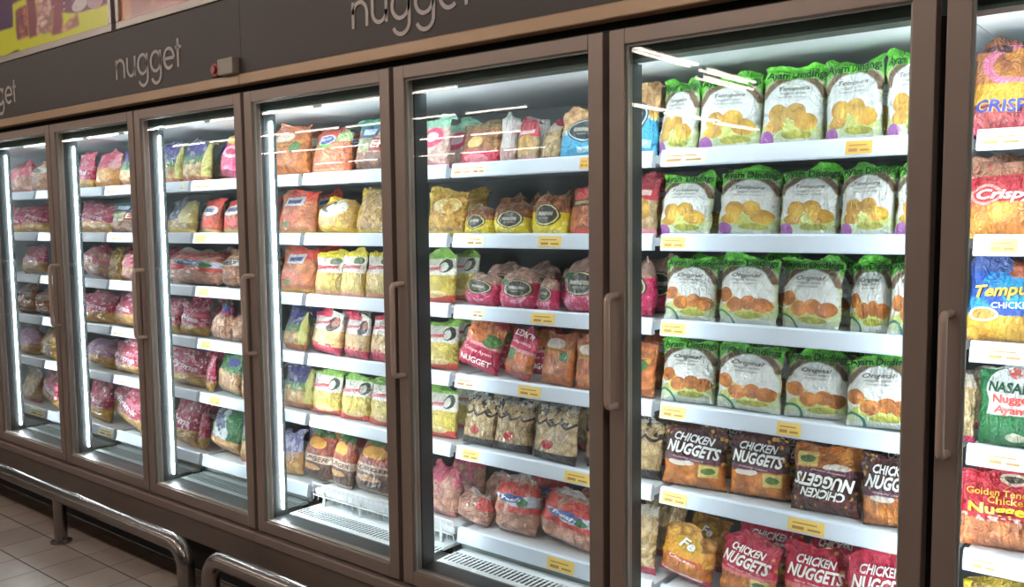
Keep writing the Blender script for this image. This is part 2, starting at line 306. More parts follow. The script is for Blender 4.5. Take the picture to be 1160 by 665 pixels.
# design: (base, layers, kind, lumps, texts, desc)   text: (string, u, v, width, height, colour, bold, shear, turn, outline)
D = {
'ayam_tempura': (*ayam((92,182,48), NUGY, (170,96,176), False), 'pillow', .5,
   [('Ayam Dindings', .5, .835, .94, .125, (20,62,26), .022, 0, 0, None), ('Tempura', .5, .66, .5, .065, (88,72,60), .004, .2, 0, None), ('nugget ayam', .5, .60, .4, .035, (120,116,110), 0, 0, 0, None), ('tempura chicken', .5, .555, .45, .032, (120,116,110), 0, 0, 0, None)],
   'green-topped nugget bag with golden yellow pieces'),
'ayam_original': (*ayam((84,174,46), NUGO, (38,128,112), True), 'pillow', .5,
   [('Ayam Dindings', .5, .835, .94, .125, (18,58,24), .022, 0, 0, None), ('Original', .5, .66, .5, .075, (70,52,40), .006, .25, 0, None), ('nugget ayam', .5, .60, .42, .035, (96,90,84), 0, 0, 0, None), ('chicken nugget', .5, .555, .36, .032, (96,90,84), 0, 0, 0, None)],
   'green-topped nugget bag with orange pieces on white'),
'brown_nuggets': ((64,30,30), [
    (('above', .78), ('nug', (120,44,40), (58,22,26), 9.0, .4)), (('and', ('diag', 1, .7, 1.22), ('spots', 9, .3)), (214,160,70)), (('and', ('diag', -1, .7, .42), ('spots', 8, .32)), (206,150,66)),
    (('rect', .08, .92, .41, .48), (96,44,70)), (('below', .4), NUGO), (('and', ('ell', .33, .38, .2, .05), ('below', .41)), (226,214,200)),
    (('rect', .62, .92, .2, .38), (222,196,110)), (('ell', .77, .29, .11, .05), (84,120,50)), (('below', .03), (90,40,36))], 'pillow', .6,
   [('CHICKEN', .5, .735, .62, .12, W_, .03, .25, -4, (40,16,18)), ('NUGGETS', .5, .575, .86, .17, W_, .035, .25, -4, (40,16,18)), ('crunchy coated', .45, .445, .5, .035, (220,190,190), .004, .2, -4, None)],
   'dark brown nugget bag with white lettering'),
'red_nuggets': ((206,44,76), [
    (('and', ('cloud', 5, .6), ('above', .5)), (180,30,56)), (('below', .38), NUGO), (('and', ('below', .42), ('above', .36)), (236,120,120)),
    (('and', ('diag', 1, .8, 1.35), ('spots', 8, .3)), (226,164,76)), (('rect', .66, .94, .2, .37), (232,206,130)), (('ell', .8, .29, .1, .05), (90,124,56)), (('below', .03), (190,40,70))], 'pillow', .6,
   [('CHICKEN', .5, .72, .62, .11, (246,236,232), .03, .25, -4, (150,20,40)), ('NUGGETS', .5, .565, .86, .16, (246,236,232), .035, .25, -4, (150,20,40)), ('spicy coated', .42, .445, .45, .035, (250,220,220), .004, .2, -4, None)],
   'bright red nugget bag with white lettering'),
'amber_pack': ((226,160,52), [(('above', .62), ('nug', (226,178,76), (196,120,40), 5.0)), (('below', .36), NUGO), (('below', .13), (176,40,70)), (('rect', .1, .9, .11, .14), (230,226,230)), (('ell', .5, .66, .3, .12), (206,160,40)), (('rect', .15, .85, .36, .43), (210,90,60))], 'pillow', .5,
   [('Fe', .52, .66, .32, .15, W_, .03, .25, -4, (120,60,20)), ('Chicken', .5, .395, .5, .05, W_, .012, .2, -4, None)], 'amber and orange nugget bag leaning'),
'crisp_maroon': ((120,36,60), [(('above', .45), ('nug', (206,140,60), (140,60,60), 3.6, .3)), (('ring', .6, .72, .42, .2, .18), (216,120,150)), (('and', ('above', .28), ('below', .5)), (230,164,50)), (('below', .24), ('nug', (206,100,90), (176,60,80), 5, .3)), (('below', .06), (200,60,90)), (('and', ('above', .85), ('cloud', 6, .5)), (60,30,34))], 'pillow', .9,
   [('CRISPY', .56, .26, .86, .14, (44,50,140), .03, 0, 0, (236,190,80))], 'maroon and orange bag with blue lettering'),
'crispy_red': ((176,40,52), [(('above', .72), ('nug', (196,150,116), (170,110,84), 4, .35)), (('and', ('spots', 9, .25), ('above', .45)), (206,90,80)), (('below', .4), ('nug', (240,176,80), (226,120,50), 4, .3)), (('ell', .3, .5, .25, .13), (206,60,66)), (('ring', .3, .5, .2, .11, .16), (236,150,140)), (('diag', .4, 1, 1.02), ('nug', (206,160,130), (180,110,84), 4, .35))], 'pillow', .9,
   [('Crispy', .58, .47, .8, .16, (246,226,216), .03, .2, -3, (150,24,40))], 'red bag with orange food picture'),
'tempura_blue': ((44,86,176), [(('and', ('cloud', 2.4, .5),), (52,150,210)), (('ell', .75, .6, .3, .22), (40,160,220)), (('and', ('above', .74), ('diag', 1, 1, 1.3)), ('nug', (206,120,80), (180,80,60), 5, .3)), (('and', ('above', .8), ('left', .55)), (70,90,150)), (('below', .3), ('nug', (240,196,80), (226,160,40), 4, .3)), (('ell', .25, .3, .18, .07), (200,150,70)), (('ring', .25, .3, .18, .07, .14), (236,240,240)), (('below', .04), (170,120,60))], 'pillow', .5,
   [('Tempura', .55, .57, .9, .18, (240,190,80), .028, .25, 7, (60,30,20)), ('CHICKEN', .62, .42, .56, .07, (236,244,250), .012, 0, 4, None)], 'bright blue nugget bag with gold lettering'),
'nasaria': ((30,112,60), [(('ell', .58, .66, .46, .26), (226,228,224)), (('rect', .16, 1.0, .36, .56), (226,226,222)), (('above', .9), (200,206,200)), (('and', ('ell', .58, .84, .12, .07), ('cloud', 14, .45)), (206,90,80)), (('ell', .6, .1, .16, .05), (210,206,180))], 'pillow', .35,
   [('NASARIA', .58, .66, .84, .12, (24,70,44), .03, 0, -3, None), ('Nugget', .55, .525, .62, .12, (216,70,60), .026, 0, 0, None), ('Ayam', .52, .405, .48, .11, (216,70,60), .026, 0, -3, None)], 'dark green and white nugget bag'),
'golden_tender': ((190,28,48), [(('and', ('above', .72), ('cloud', 7, .52)), (214,60,76)), (('ell', .66, .83, .18, .07), (206,196,170)), (('ell', .66, .83, .12, .04), (70,56,40)), (('below', .36), ('nug', (236,160,100), (210,110,64), 4, .5)), (('and', ('below', .4), ('above', .34), ('cloud', 8, .5)), (206,180,170)), (('below', .03), (226,120,60))], 'pillow', .6,
   [('Golden Tender', .52, .665, .84, .075, (240,170,60), .014, 0, 0, (120,10,24)), ('Chicken', .6, .585, .5, .075, (240,170,60), .014, 0, 0, (120,10,24)), ('Nuggets', .56, .47, .86, .15, (226,214,60), .03, 0, 0, (120,20,30))], 'red nugget bag with yellow lettering'),
'yellow_pack': ((226,190,40), [(('cloud', 4, .55), (150,110,40)), (('above', .86), (180,150,40))], 'pillow', .6, [], 'yellow and brown bag'),
'blue_bottom': (GOLD, [(('above', .58), ('nug', (226,186,130), (196,140,90), 6, .4)), (('below', .46), (66,164,206)), (('and', ('below', .52), ('above', .42), ('cloud', 9, .5)), (180,220,230)), *shield(.52, .5, .26, .17, (30,52,60), (196,214,214)), (('rect', .4, .9, .1, .2), (176,214,226))], 'pillow', .8, [], 'pale blue and golden bag with dark shield badge'),
'red_window': (PALE, [(('above', .7), (176,60,72)), (('and', ('above', .55), ('below', .72)), (206,64,76)), (('below', .12), (226,150,160)), (('and', ('ell', .5, .4, .4, .2),), GOLD), (('rect', .15, .85, .62, .7), (236,206,200))], 'pillow', .8, [], 'red and beige windowed bag'),
'pink_crest': (PALE, [(('above', .62), ('nug', (224,196,180), (196,140,120), 6, .4)), (('and', ('below', .6), ('diag', .1, -1, -.62)), (206,44,98)), (('and', ('below', .3), ('cloud', 6, .56)), (236,150,180)), *shield(.52, .45, .3, .17, (52,52,44), (206,196,150)), (('and', ('above', .52), ('below', .64), ('ell', .2, .58, .12, .07)), (40,110,60))], 'slump', .8, [], 'pink bag with dark badge and clear top'),
'yellow_crest': (('nug', (196,130,80), (150,84,46), 6, .6), [(('below', .48), (232,206,40)), (('and', ('below', .3), ('cloud', 6, .58)), (246,236,130)), *shield(.5, .42, .27, .2, (52,52,44), (226,216,120)), (('above', .86), (170,140,110))], 'slump', .9, [], 'yellow bag with dark badge and brown chicken'),
'orange_window': (('nug', (232,150,80), (206,108,54), 5, .45), [(('above', .8), (196,110,70)), (('and', ('above', .62), ('below', .82), ('ell', .35, .72, .28, .1)), (236,220,206)), (('rect', .08, .9, .56, .64), (206,150,60)), (('ell', .72, .52, .14, .09), (60,120,50)), (('below', .06), (206,120,60))], 'pillow', .6, [('Crispy', .48, .6, .7, .06, (120,50,20), .012, .2, 0, None)], 'orange bag with chicken picture'),
'orange_blue': (('nug', (236,140,90), (214,100,60), 4, .4), [(('above', .78), (214,90,70)), (('ell', .36, .72, .24, .13), (236,240,244)), (('ell', .36, .73, .2, .1), (50,100,180)), (('ell', .4, .58, .2, .05), (110,190,70)), (('and', ('above', .68), ('right', .62)), (160,180,120)), (('rect', .1, .9, .05, .12), (226,170,130))], 'pillow', .6, [('Farm', .36, .735, .3, .08, W_, .02, .2, 6, None)], 'orange bag with blue oval badge'),
'orange_white': (('nug', (240,170,120), (226,110,70), 4, .35), [(('and', ('above', .7), ('diag', 1, .4, .6)), (238,84,60)), (('rect', .2, .75, .6, .8), (236,236,238)), (('rect', .26, .68, .65, .74), (70,90,150)), (('ell', .4, .3, .3, .15), (220,110,70)), (('ell', .36, .22, .14, .05), (80,140,50)), (('below', .08), (240,190,90))], 'pillow', .5, [], 'orange bag with white and navy badge'),
'teal_brown': (PALE, [(('above', .78), (40,120,92)), (('rect', .06, .6, .62, .86), (40,76,120)), (('rect', .14, .52, .68, .8), (200,214,226)), (('and', ('right', .5), ('above', .36), ('below', .62)), (150,50,50)), (('below', .34), ('nug', (180,130,100), (120,76,60), 6, .5)), (('and', ('left', .5), ('above', .36), ('below', .6)), ('nug', (206,196,160), (150,160,110), 7, .4))], 'pillow', .5, [('ER', .75, .49, .4, .14, (240,206,190), .03, 0, 0, None)], 'brown and teal bag with small blue badge'),
'teal_pink': (('nug', (236,206,196), (216,170,150), 6, .35), [(('above', .74), (140,190,160)), (('ell', .5, .55, .4, .18), (216,60,100)), (('ell', .5, .56, .26, .09), (240,200,206)), (('below', .1), (226,140,160))], 'pillow', .7, [], 'pink and pale bag with teal top'),
'brown_redfoot': (('nug', (196,140,80), (140,84,50), 6, .5), [(('above', .8), (110,90,50)), (('below', .3), (190,40,66)), (('ell', .5, .14, .3, .09), (226,130,140)), (('ell', .45, .48, .22, .12), (226,180,110))], 'pillow', .8, [], 'brown bag with red foot'),
'pale_pack': ((216,214,206), [(('cloud', 6, .55), (226,190,190)), (('below', .3), ('nug', (226,200,180), (206,150,150), 7, .4)), (('above', .84), (190,196,190))], 'pillow', .4, [], 'narrow pale white bag'),
'clear_beige': (PALE, [(('above', .78), (196,184,166)), (('ell', .5, .55, .32, .1), (222,190,140)), (('below', .1), (206,60,100))], 'pillow', .9, [], 'clear bag of beige pieces'),
'gold_clear': (GOLD, [(('above', .82), (206,170,80)), (('and', ('ell', .55, .6, .36, .16), ('cloud', 4, .48)), (240,214,140)), (('left', .12), (232,196,60)), (('below', .08), (236,206,90))], 'pillow', .7, [], 'golden yellow bag of nuggets'),
'red_black': (('nug', (226,150,90), (190,90,54), 5, .5), [(('above', .6), (206,60,50)), (('and', ('above', .52), ('below', .66)), (40,34,36)), (('rect', .15, .85, .55, .62), (196,176,120)), (('and', ('above', .64), ('ell', .3, .72, .2, .1)), (230,90,80)), (('below', .12), (214,70,60))], 'pillow', .6, [], 'red and orange bag with black band'),
'green_gourmet': ((232,230,214), [(('below', .5), ('nug', (236,216,110), (214,186,80), 5, .25)), (('above', .82), (150,200,90)), (('ell', .78, .68, .16, .13), (60,66,56)), (('ell', .74, .66, .1, .09), (226,226,216)), (('ell', .36, .62, .34, .09), (236,232,226)), (('below', .13), (226,90,80)), (('and', ('below', .2), ('ell', .55, .15, .3, .07)), (240,214,150))], 'pillow', .35, [('Gourmet', .38, .62, .62, .09, (206,40,56), .03, .1, 5, None)], 'white and yellow bag with green top'),
'yellow_gourmet': ((232,226,206), [(('below', .48), ('nug', (232,206,120), (206,170,80), 5, .25)), (('above', .80), (236,214,60)), (('ell', .72, .72, .2, .08), (110,130,96)), (('rect', .06, .94, .52, .66), (234,230,220)), (('below', .1), (226,160,130))], 'pillow', .35, [('Gourmet', .48, .595, .82, .1, (190,40,60), .03, .1, 3, None)], 'white and yellow bag with yellow top'),
'pink_gourmet': ((234,228,218), [(('below', .52), ('nug', (236,206,150), (222,176,110), 5, .25)), (('and', ('above', .8), ('left', .6)), (226,60,90)), (('ell', .78, .66, .17, .16), (64,50,46)), (('ell', .84, .72, .1, .1), (170,110,90)), (('ell', .36, .66, .32, .08), (240,236,232)), (('below', .18), (206,60,90)), (('and', ('below', .24), ('cloud', 9, .5)), (190,50,80))], 'pillow', .35, [('Gourmet', .38, .665, .6, .085, (200,40,60), .028, .1, 5, None)], 'white and cream bag with crimson foot'),
'yellow_logo': (('nug', (238,200,100), (222,166,70), 5, .3), [(('ell', .5, .62, .4, .24), (236,232,214)), (('ell', .42, .66, .15, .15), (56,60,56)), (('ell', .48, .64, .1, .1), (236,232,226)), (('diag', -1, .6, .1), (236,196,60)), (('below', .12), (232,190,60)), (('rect', .2, .7, .2, .32), (220,140,80))], 'slump', .6, [], 'yellow bag with round dark and white badge'),
'navy_green': (('nug', (226,196,140), (196,150,90), 6, .4), [(('above', .5), (62,64,110)), (('and', ('above', .5), ('cloud', 5, .56)), (140,146,160)), (('and', ('above', .4), ('below', .58), ('cloud', 4, .46)), (60,120,64)), (('right', .86), (206,200,120)), (('below', .14), ('nug', (222,140,90), (190,100,60), 6, .4)), (('ell', .45, .8, .3, .08), (70,60,140))], 'pillow', .6, [], 'navy bag with green band and nuggets'),
'navy_gold': (('nug', (226,196,120), (206,166,80), 6, .35), [(('and', ('above', .36), ('left', .68)), (70,82,104)), (('and', ('above', .36), ('left', .66), ('cloud', 5, .54)), (176,186,190)), (('and', ('right', .62), ('above', .3)), (222,206,120)), (('below', .14), (232,196,80))], 'pillow', .6, [], 'large navy and gold nugget bag'),
'navy_orange': (('nug', (236,190,120), (214,150,80), 6, .35), [(('above', .5), (120,124,176)), (('and', ('above', .5), ('cloud', 5, .5)), (190,190,214)), (('rect', .1, .9, .38, .48), (206,170,150))], 'pillow', .6, [], 'pale navy and orange bag'),
'burger_pack': (('nug', (206,110,70), (150,60,50), 5, .5), [(('above', .84), (60,116,60)), (('and', ('above', .62), ('ell', .45, .7, .34, .12)), (236,170,70)), (('below', .5), (96,66,48)), (('and', ('above', .36), ('below', .5)), (206,190,170)), (('ell', .5, .2, .42, .14), (70,44,34)), (('ell', .45, .26, .32, .05), (176,130,80)), (('below', .06), (214,190,160))], 'slump', .6, [('BURGER', .5, .43, .8, .08, (110,60,40), .02, .15, 0, None)], 'brown burger bag with green top'),
'crimson_diag': (('nug', (226,150,80), (190,100,50), 5, .45), [(('below', .45), (200,36,80)), (('and', ('above', .44), ('below', .5)), (236,150,160)), (('above', .93), (180,36,70)), (('ell', .74, .58, .24, .12), (70,120,50)), (('ell', .3, .62, .3, .12), (222,120,60)), (('and', ('above', .84), ('cloud', 6, .5)), (170,60,60))], 'pillow', .5, [('NUGGET', .5, .16, .74, .11, (246,226,226), .025, .1, 0, None), ('Crispy Ayam', .5, .33, .7, .07, (246,206,206), .012, .1, 0, None)], 'crimson bag with nuggets and green leaves'),
'scallop': (PALE, [(('above', .84), (176,170,160)), (('and', ('above', .12), ('scal', .66, 3, -.08, .03)), (42,34,34)), (('ell', .46, .28, .15, .075), (190,40,40)), (('and', ('above', .62), ('cloud', 8, .56)), (52,44,42)), (('below', .15), (38,34,36))], 'pillow', .9, [], 'clear beige bag with black scalloped print'),
'raw_chicken': (RAW, [(('and', ('right', .7), ('above', .5)), (214,90,84)), (('above', .85), (226,206,200))], 'slump', 1.0, [], 'clear bag of pale pink raw chicken'),
'raw_logo': (RAW, [(('and', ('above', .34), ('below', .8), ('cloud', 3, .44)), (216,84,76)), (('and', ('above', .44), ('below', .6), ('diag', .3, 1, .6)), (206,214,230)), (('ell', .5, .55, .3, .07), (80,110,180)), (('ell', .76, .5, .1, .06), (70,130,80)), (('above', .86), (226,214,208))], 'slump', 1.0, [('fresh', .5, .55, .4, .06, W_, .02, .2, -6, None)], 'clear pink chicken bag with red label'),
'pink_chicken': (RAW, [(('above', .72), (206,96,112)), (('and', ('above', .4), ('cloud', 3, .52)), (216,110,130)), (('below', .1), (206,130,130))], 'slump', .9, [], 'pink bag of raw chicken'),
'brown_clear': (NUGC, [(('above', .7), (196,150,120)), (('rect', .15, .9, .5, .66), (190,180,170)), (('ell', .5, .58, .25, .06), (90,70,60))], 'slump', .9, [], 'clear bag of brown chicken pieces'),
'crimson_white': ((200,40,80), [(('below', .26), GOLD), (('and', ('cloud', 6, .58), ('above', .26)), (236,170,190)), (('and', ('cloud', 13, .6), ('above', .2)), (240,214,220)), (('and', ('above', .5), ('below', .58)), (226,110,140))], 'pillow', .5, [('Prima', .5, .45, .7, .14, (248,232,236), .03, .2, -5, None)], 'crimson bag with white lettering'),  # pale flecks: busy print, plus haze of the glass painted in
'crimson_gold': ((190,44,84), [(('below', .34), ('nug', (236,190,90), (206,140,60), 5, .4)), (('and', ('cloud', 4, .54), ('above', .34)), (216,90,124)), (('and', ('cloud', 14, .61), ('above', .3)), (240,206,214)), (('above', .9), (150,40,70))], 'pillow', .5, [('Prima', .5, .5, .66, .13, (240,214,222), .025, .2, -5, None)], 'crimson bag with golden nuggets at foot'),  # pale pink flecks mix printed crumbs with painted glass haze
'pink_yellow': ((206,60,110), [(('above', .72), (236,190,60)), (('ell', .5, .56, .36, .14), (236,170,190)), (('ell', .5, .56, .22, .07), (200,40,90)), (('below', .16), (200,40,100))], 'pillow', .5, [], 'magenta bag with yellow top'),
'pink_orange': (('nug', (238,176,96), (222,140,60), 4, .35), [(('above', .5), (206,70,100)), (('and', ('above', .5), ('cloud', 4, .54)), (226,160,160)), (('ell', .4, .3, .3, .16), (240,186,110))], 'pillow', .6, [], 'pink and orange nugget bag'),
'red_white': (('nug', (226,120,80), (190,70,50), 5, .4), [(('above', .74), (232,80,60)), (('ell', .5, .6, .42, .14), (236,232,232)), (('rect', .25, .75, .56, .66), (90,110,150)), (('below', .12), (226,190,120)), (('ell', .5, .28, .3, .1), (206,60,50))], 'pillow', .6, [], 'red bag with white and blue badge'),
'blue_neck': (('nug', (222,176,140), (196,136,100), 6, .45), [(('above', .66), (48,62,140)), (('and', ('above', .6), ('below', .72), ('cloud', 5, .5)), (170,60,90)), (('above', .88), (60,110,90))], 'tied', 1.0, [], 'clear chicken bag with blue neck'),
'green_blue': (('nug', (232,196,150), (206,150,100), 5, .4), [(('above', .55), (50,120,64)), (('and', ('above', .66), ('ell', .62, .76, .26, .1)), (50,60,150)), (('and', ('above', .5), ('below', .6), ('cloud', 5, .5)), (110,170,90)), (('below', .06), (120,150,90))], 'pillow', .6, [], 'green bag with blue badge and pale nuggets'),
'silver_green': ((196,206,206), [(('and', ('above', .3), ('cloud', 4, .5)), (60,76,110)), (('and', ('diag', 1, .3, .75), ('above', .2)), (40,110,56)), (('below', .26), ('nug', (226,180,120), (196,140,80), 6, .4))], 'slump', .7, [], 'silver and green crumpled bag'),
'violet_clear': (GOLD, [(('above', .4), (176,130,176)), (('and', ('above', .3), ('cloud', 4, .5)), (206,170,190)), (('above', .84), (190,160,170))], 'slump', .8, [], 'pale violet bag of golden pieces'),
}
PM = {}
def print_mat(d):
    if d not in PM:
        base, layers = D[d][0], D[d][1]
        clear = d in ('raw_chicken', 'raw_logo', 'pink_chicken', 'brown_clear', 'clear_beige', 'scallop', 'gold_clear', 'blue_neck')
        PM[d] = Print('film_' + d).finish(base, layers, .24 if clear else .3, 1.0 if clear else .8, .9 if clear else .7)
    return PM[d]
TM = {}
def ink(c):
    if c not in TM: TM[c] = plain('ink_%02x%02x%02x' % c, c, .35)
    return TM[c]

# lettering outlines are made once per string
TXT = {}
def text_mesh(s, bold, shear):
    k = (s, bold, shear)
    if k in TXT: return TXT[k]
    cu = bpy.data.curves.new('txt', 'FONT'); cu.body = s; cu.size = 1; cu.resolution_u = 2; cu.offset = bold; cu.shear = shear
    cu.align_x = 'CENTER'; cu.align_y = 'CENTER'; cu.fill_mode = 'FRONT' if hasattr(cu, 'fill_mode') else cu.fill_mode
    o = bpy.data.objects.new('txt', cu); COL.objects.link(o)
    dg = bpy.context.evaluated_depsgraph_get(); dg.update()
    me = o.evaluated_get(dg).to_mesh()
    vs = [(v.co.x, v.co.y) for v in me.vertices]; fs = [tuple(p.vertices) for p in me.polygons]
    o.evaluated_get(dg).to_mesh_clear()
    bpy.data.objects.remove(o); bpy.data.curves.remove(cu)
    x0 = min(v[0] for v in vs); x1 = max(v[0] for v in vs); y0 = min(v[1] for v in vs); y1 = max(v[1] for v in vs)
    vs = [((x-(x0+x1)/2)/(x1-x0), (y-(y0+y1)/2)/(y1-y0)) for x, y in vs]
    TXT[k] = (vs, fs); return TXT[k]

def ss(x, a, b):
    t = max(0.0, min(1.0, (x-a)/(b-a))); return t*t*(3-2*t)

def bag_surface(w, h, d, kind, lump, seed):
    rs = random.Random(seed); so = Vector((rs.uniform(0,90), rs.uniform(0,90), rs.uniform(0,90)))
    ph = [rs.uniform(0,6.28) for _ in range(6)]
    fold = rs.uniform(-.5, 1.0); sag = rs.uniform(-.04, .04)
    def f(u, v, side):                       # u -1..1, v 0..1, side -1 front, +1 back
        au = abs(u)
        if kind == 'tied':
            wf = 1.0 - .62*ss(v, .5, .76) + .25*ss(v, .8, 1.0)
            prof = (min(1, max(0, v)/.16)**.5)*(1-.78*ss(v, .5, .74))
        elif kind == 'slump':
            wf = .86 + .14*math.sin(math.pi*min(1, v*1.25)) - .22*ss(v, .72, 1.0)
            prof = (min(1, max(0, v)/.14)**.5)*(1-.92*ss(v, .55, .98))
        else:
            wf = 1.0 - .045*math.sin(math.pi*v) - .02*noise.noise(Vector((u*1.0, v*5, 0))+so)
            prof = (min(1, max(0, (v-.015))/.15)**.55)*(1-ss(v, .42, .93)*.97)
        edge = max(0.0, 1-au**2.8)**.62
        t = .5*d*prof*edge
        p3 = Vector((u*w*.5, v*h, side*.04)) + so
        lf = noise.noise(p3*34)*.5 + noise.noise(p3*17)
        vor = noise.voronoi(p3*26)[0][0] if lump > .55 else .3
        t += d*.13*lump*prof*edge*(lf + (.35 - vor)*1.1)
        t += d*.09*(noise.noise(p3*60))*edge*(.3+.7*prof)*.5
        # pleats running down from the seal
        pl = ss(v, .55, .9)*(1-ss(v, .93, .97)*.6)
        t += pl*.0035*math.sin(u*13+ph[0]+3*noise.noise(p3*8))*edge*(1 if side < 0 else -1)*(1.0 if kind != 'tied' else 2.2)
        t = max(t, .0006)
        x = u*w*.5*wf + .006*noise.noise(Vector((v*6, seed*.37, 1)))*(1 if u > 0 else -1)*au
        y = side*t
        fin = ss(v, .86, 1.0)
        y += fin*(.020*fold + .014*math.sin(u*3.1+ph[1]) + .006*math.sin(u*9+ph[2])) + .010*noise.noise(Vector((u*1.3, v*2.2, 5))+so)*v
        z = v*h - fin*au**4*.014 + fin*(.010*math.sin(u*3+ph[3]) + .007*noise.noise(Vector((u*4, 3, 1))+so) - .008) + v*sag*.35*u*w
        if kind == 'slump': z -= .05*h*ss(v, .7, 1)*(1+math.sin(u*5+ph[4]))*.5
        return Vector((x, y, z))
    return f

def sheet(f, v0, v1, nu, nv, flip):
    vs = []; fs = []; uvs = []
    def P(i, j, side):
        u = -1 + 2*i/nu; u = math.copysign(abs(u)**.8, u); v = v0 + (v1-v0)*j/nv
        return u, v
    idx = {}
    for side in (-1, 1):
        for j in range(nv+1):
            for i in range(nu+1):
                if side == 1 and (i in (0, nu)):
                    idx[(side, i, j)] = idx[(-1, i, j)]; continue
                u, v = P(i, j, side); idx[(side, i, j)] = len(vs); vs.append(f(u, v, side))
                uu, vv = (u+1)/2, v
                if flip: uu, vv = 1-uu, 1-vv
                uvs.append((uu, vv))
    for side in (-1, 1):
        for j in range(nv):
            for i in range(nu):
                q = [idx[(side, i, j)], idx[(side, i+1, j)], idx[(side, i+1, j+1)], idx[(side, i, j+1)]]
                if side == 1: q.reverse()
                fs.append(tuple(q))
    def cap(j, rev):                          # close the foot and the top edge
        for i in range(nu):
            a, b = idx[(-1, i, j)], idx[(-1, i+1, j)]; c, e = idx[(1, i+1, j)], idx[(1, i, j)]
            q = [a, b, c, e] if rev else [e, c, b, a]
            q2 = []
            for k in q:
                if k not in q2: q2.append(k)
            if len(q2) >= 3: fs.append(tuple(q2))
    cap(0, False); cap(nv, True)
    return vs, fs, uvs

def mesh_uv(name, vs, fs, uvs, mats, midx=None):
    me = bpy.data.meshes.new(name); me.from_pydata([tuple(v) for v in vs], [], fs); me.update()
    ul = me.uv_layers.new(name='UVMap')
    for lp in me.loops: ul.data[lp.index].uv = uvs[lp.vertex_index]
    for m in mats: me.materials.append(m)
    for k, p in enumerate(me.polygons):
        p.use_smooth = True
        if midx: p.material_index = midx[k]
    return me

def wrap_text(f, w, h, t, flip, lift):
    s, cu, cv, tw, th, col, bold, shear, turn, outline = t
    tv, tf = text_mesh(s, bold, shear)
    bm = bmesh.new(); bv = [bm.verts.new((x*tw*w, y*th*h, 0)) for x, y in tv]
    for q in tf:
        try: bm.faces.new([bv[i] for i in q])
        except ValueError: pass
    bmesh.ops.triangulate(bm, faces=bm.faces)
    for _ in range(3):
        es = [e for e in bm.edges if e.calc_length() > .011]
        if not es: break
        bmesh.ops.subdivide_edges(bm, edges=es, cuts=1); bmesh.ops.triangulate(bm, faces=bm.faces)
    a = math.radians(turn); ca, sa = math.cos(a), math.sin(a)
    bm.verts.index_update(); out = []
    for v in bm.verts:
        x, y = v.co.x, v.co.y; x, y = x*ca - y*sa, x*sa + y*ca
        u = (cu-.5)*2 + 2*x/w; vv = cv + y/h
        if flip: u, vv = -u, 1-vv
        u = max(-.97, min(.97, u)); vv = max(.02, min(.97, vv))
        p = f(u, vv, -1); e = .01
        du = f(min(1, u+e), vv, -1) - f(max(-1, u-e), vv, -1); dv = f(u, min(1, vv+e), -1) - f(u, max(0, vv-e), -1)
        n = du.cross(dv)
        n = n.normalized() if n.length > 1e-12 else Vector((0,-1,0))
        if n.y > 0: n = -n
        out.append((p + n*lift, ((cu), (cv))))
    fs = [tuple(v.index for v in q.verts) for q in bm.faces]
    bm.free(); return out, fs

def make_bag(name, X, Y, z, w, h, design, opts, seed, near):
    base, layers, kind, lump, texts, desc = D[design]
    rs = random.Random(seed*7+3)
    d = min(.085, max(.045, w*.42)) * rs.uniform(.92, 1.08)
    if kind == 'slump': d = min(.13, max(.06, w*.6))
    lean = math.radians(rs.uniform(5, 11)) if h > .14 else math.radians(rs.uniform(8, 16))
    h2 = h/math.cos(lean)
    f = bag_surface(w*1.0, h2, d, kind, lump, seed)
    flip = bool(opts.get('flip'))
    nu, nv = (34, 40) if near else (22, 26)
    mats = [print_mat(design)]
    split = .925 if kind == 'pillow' else 1.0
    vs, fs, uvs = sheet(f, 0.0, split, nu, nv, flip)
    mi = [0]*len(fs)
    if w > .08:
        for k, t in enumerate(texts):
            passes = []
            if t[9]: passes.append(((*t[:5], t[9], t[6]+.03, *t[7:]), .0020))
            passes.append((t, .0030))
            for tt, lift in passes:
                out, tfs = wrap_text(f, w, h2, tt, flip, lift)
                mm = ink(tt[5])
                if mm not in mats: mats.append(mm)
                n0 = len(vs); vs += [o[0] for o in out]; uvs += [o[1] for o in out]
                fs += [tuple(n0+i for i in q) for q in tfs]; mi += [mats.index(mm)]*len(tfs)
    rot = Euler((-lean, math.radians(opts.get('roll', rs.uniform(-3, 3))), math.radians(opts.get('yaw', rs.uniform(-11, 11)))), 'XYZ').to_matrix()
    pts = [rot @ v for v in vs]
    o = bpy.data.objects.new(name, mesh_uv(name, vs, fs, uvs, mats, mi)); COL.objects.link(o)
    o.rotation_euler = rot.to_euler('XYZ')
    zmin = min(p.z for p in pts); ymin = min(p.y for p in pts)
    o.location = (X, max(Y + d*.42, .267 - ymin), z - zmin + .001)
    if split < 1:
        v2, f2, u2 = sheet(f, split-.004, 1.0, nu, 5, flip)
        s = bpy.data.objects.new('top_seal', mesh_uv('top_seal', v2, f2, u2, [mats[0]])); COL.objects.link(s); s.parent = o
    return o

# ------------------------------------------------------------------ dimensions
G = [-5.919, -5.139, -4.3588, -3.5787, -2.7986, -2.0185, -1.2384, -.4583, .3218]   # door joints along the run
ZB, ZT = .299, 1.918
LIP = [1.636, 1.407, 1.171, .938, .695, .41]
YS, YB = .25, .72

# ------------------------------------------------------------------ the setting
def slab(name, *b, mat):
    m = MB(); m.box(*b); return tag(m.build(name, mat), kind='structure')
slab('floor', -26, 6, -26, 1.0, -.05, 0, mat=M['floor'])
slab('ceiling', -26, 6, -26, 1.0, 3.32, 3.4, mat=M['ceil'])
slab('wall_back', -26, 6, .86, 1.0, 0, 3.32, mat=M['wallm'])

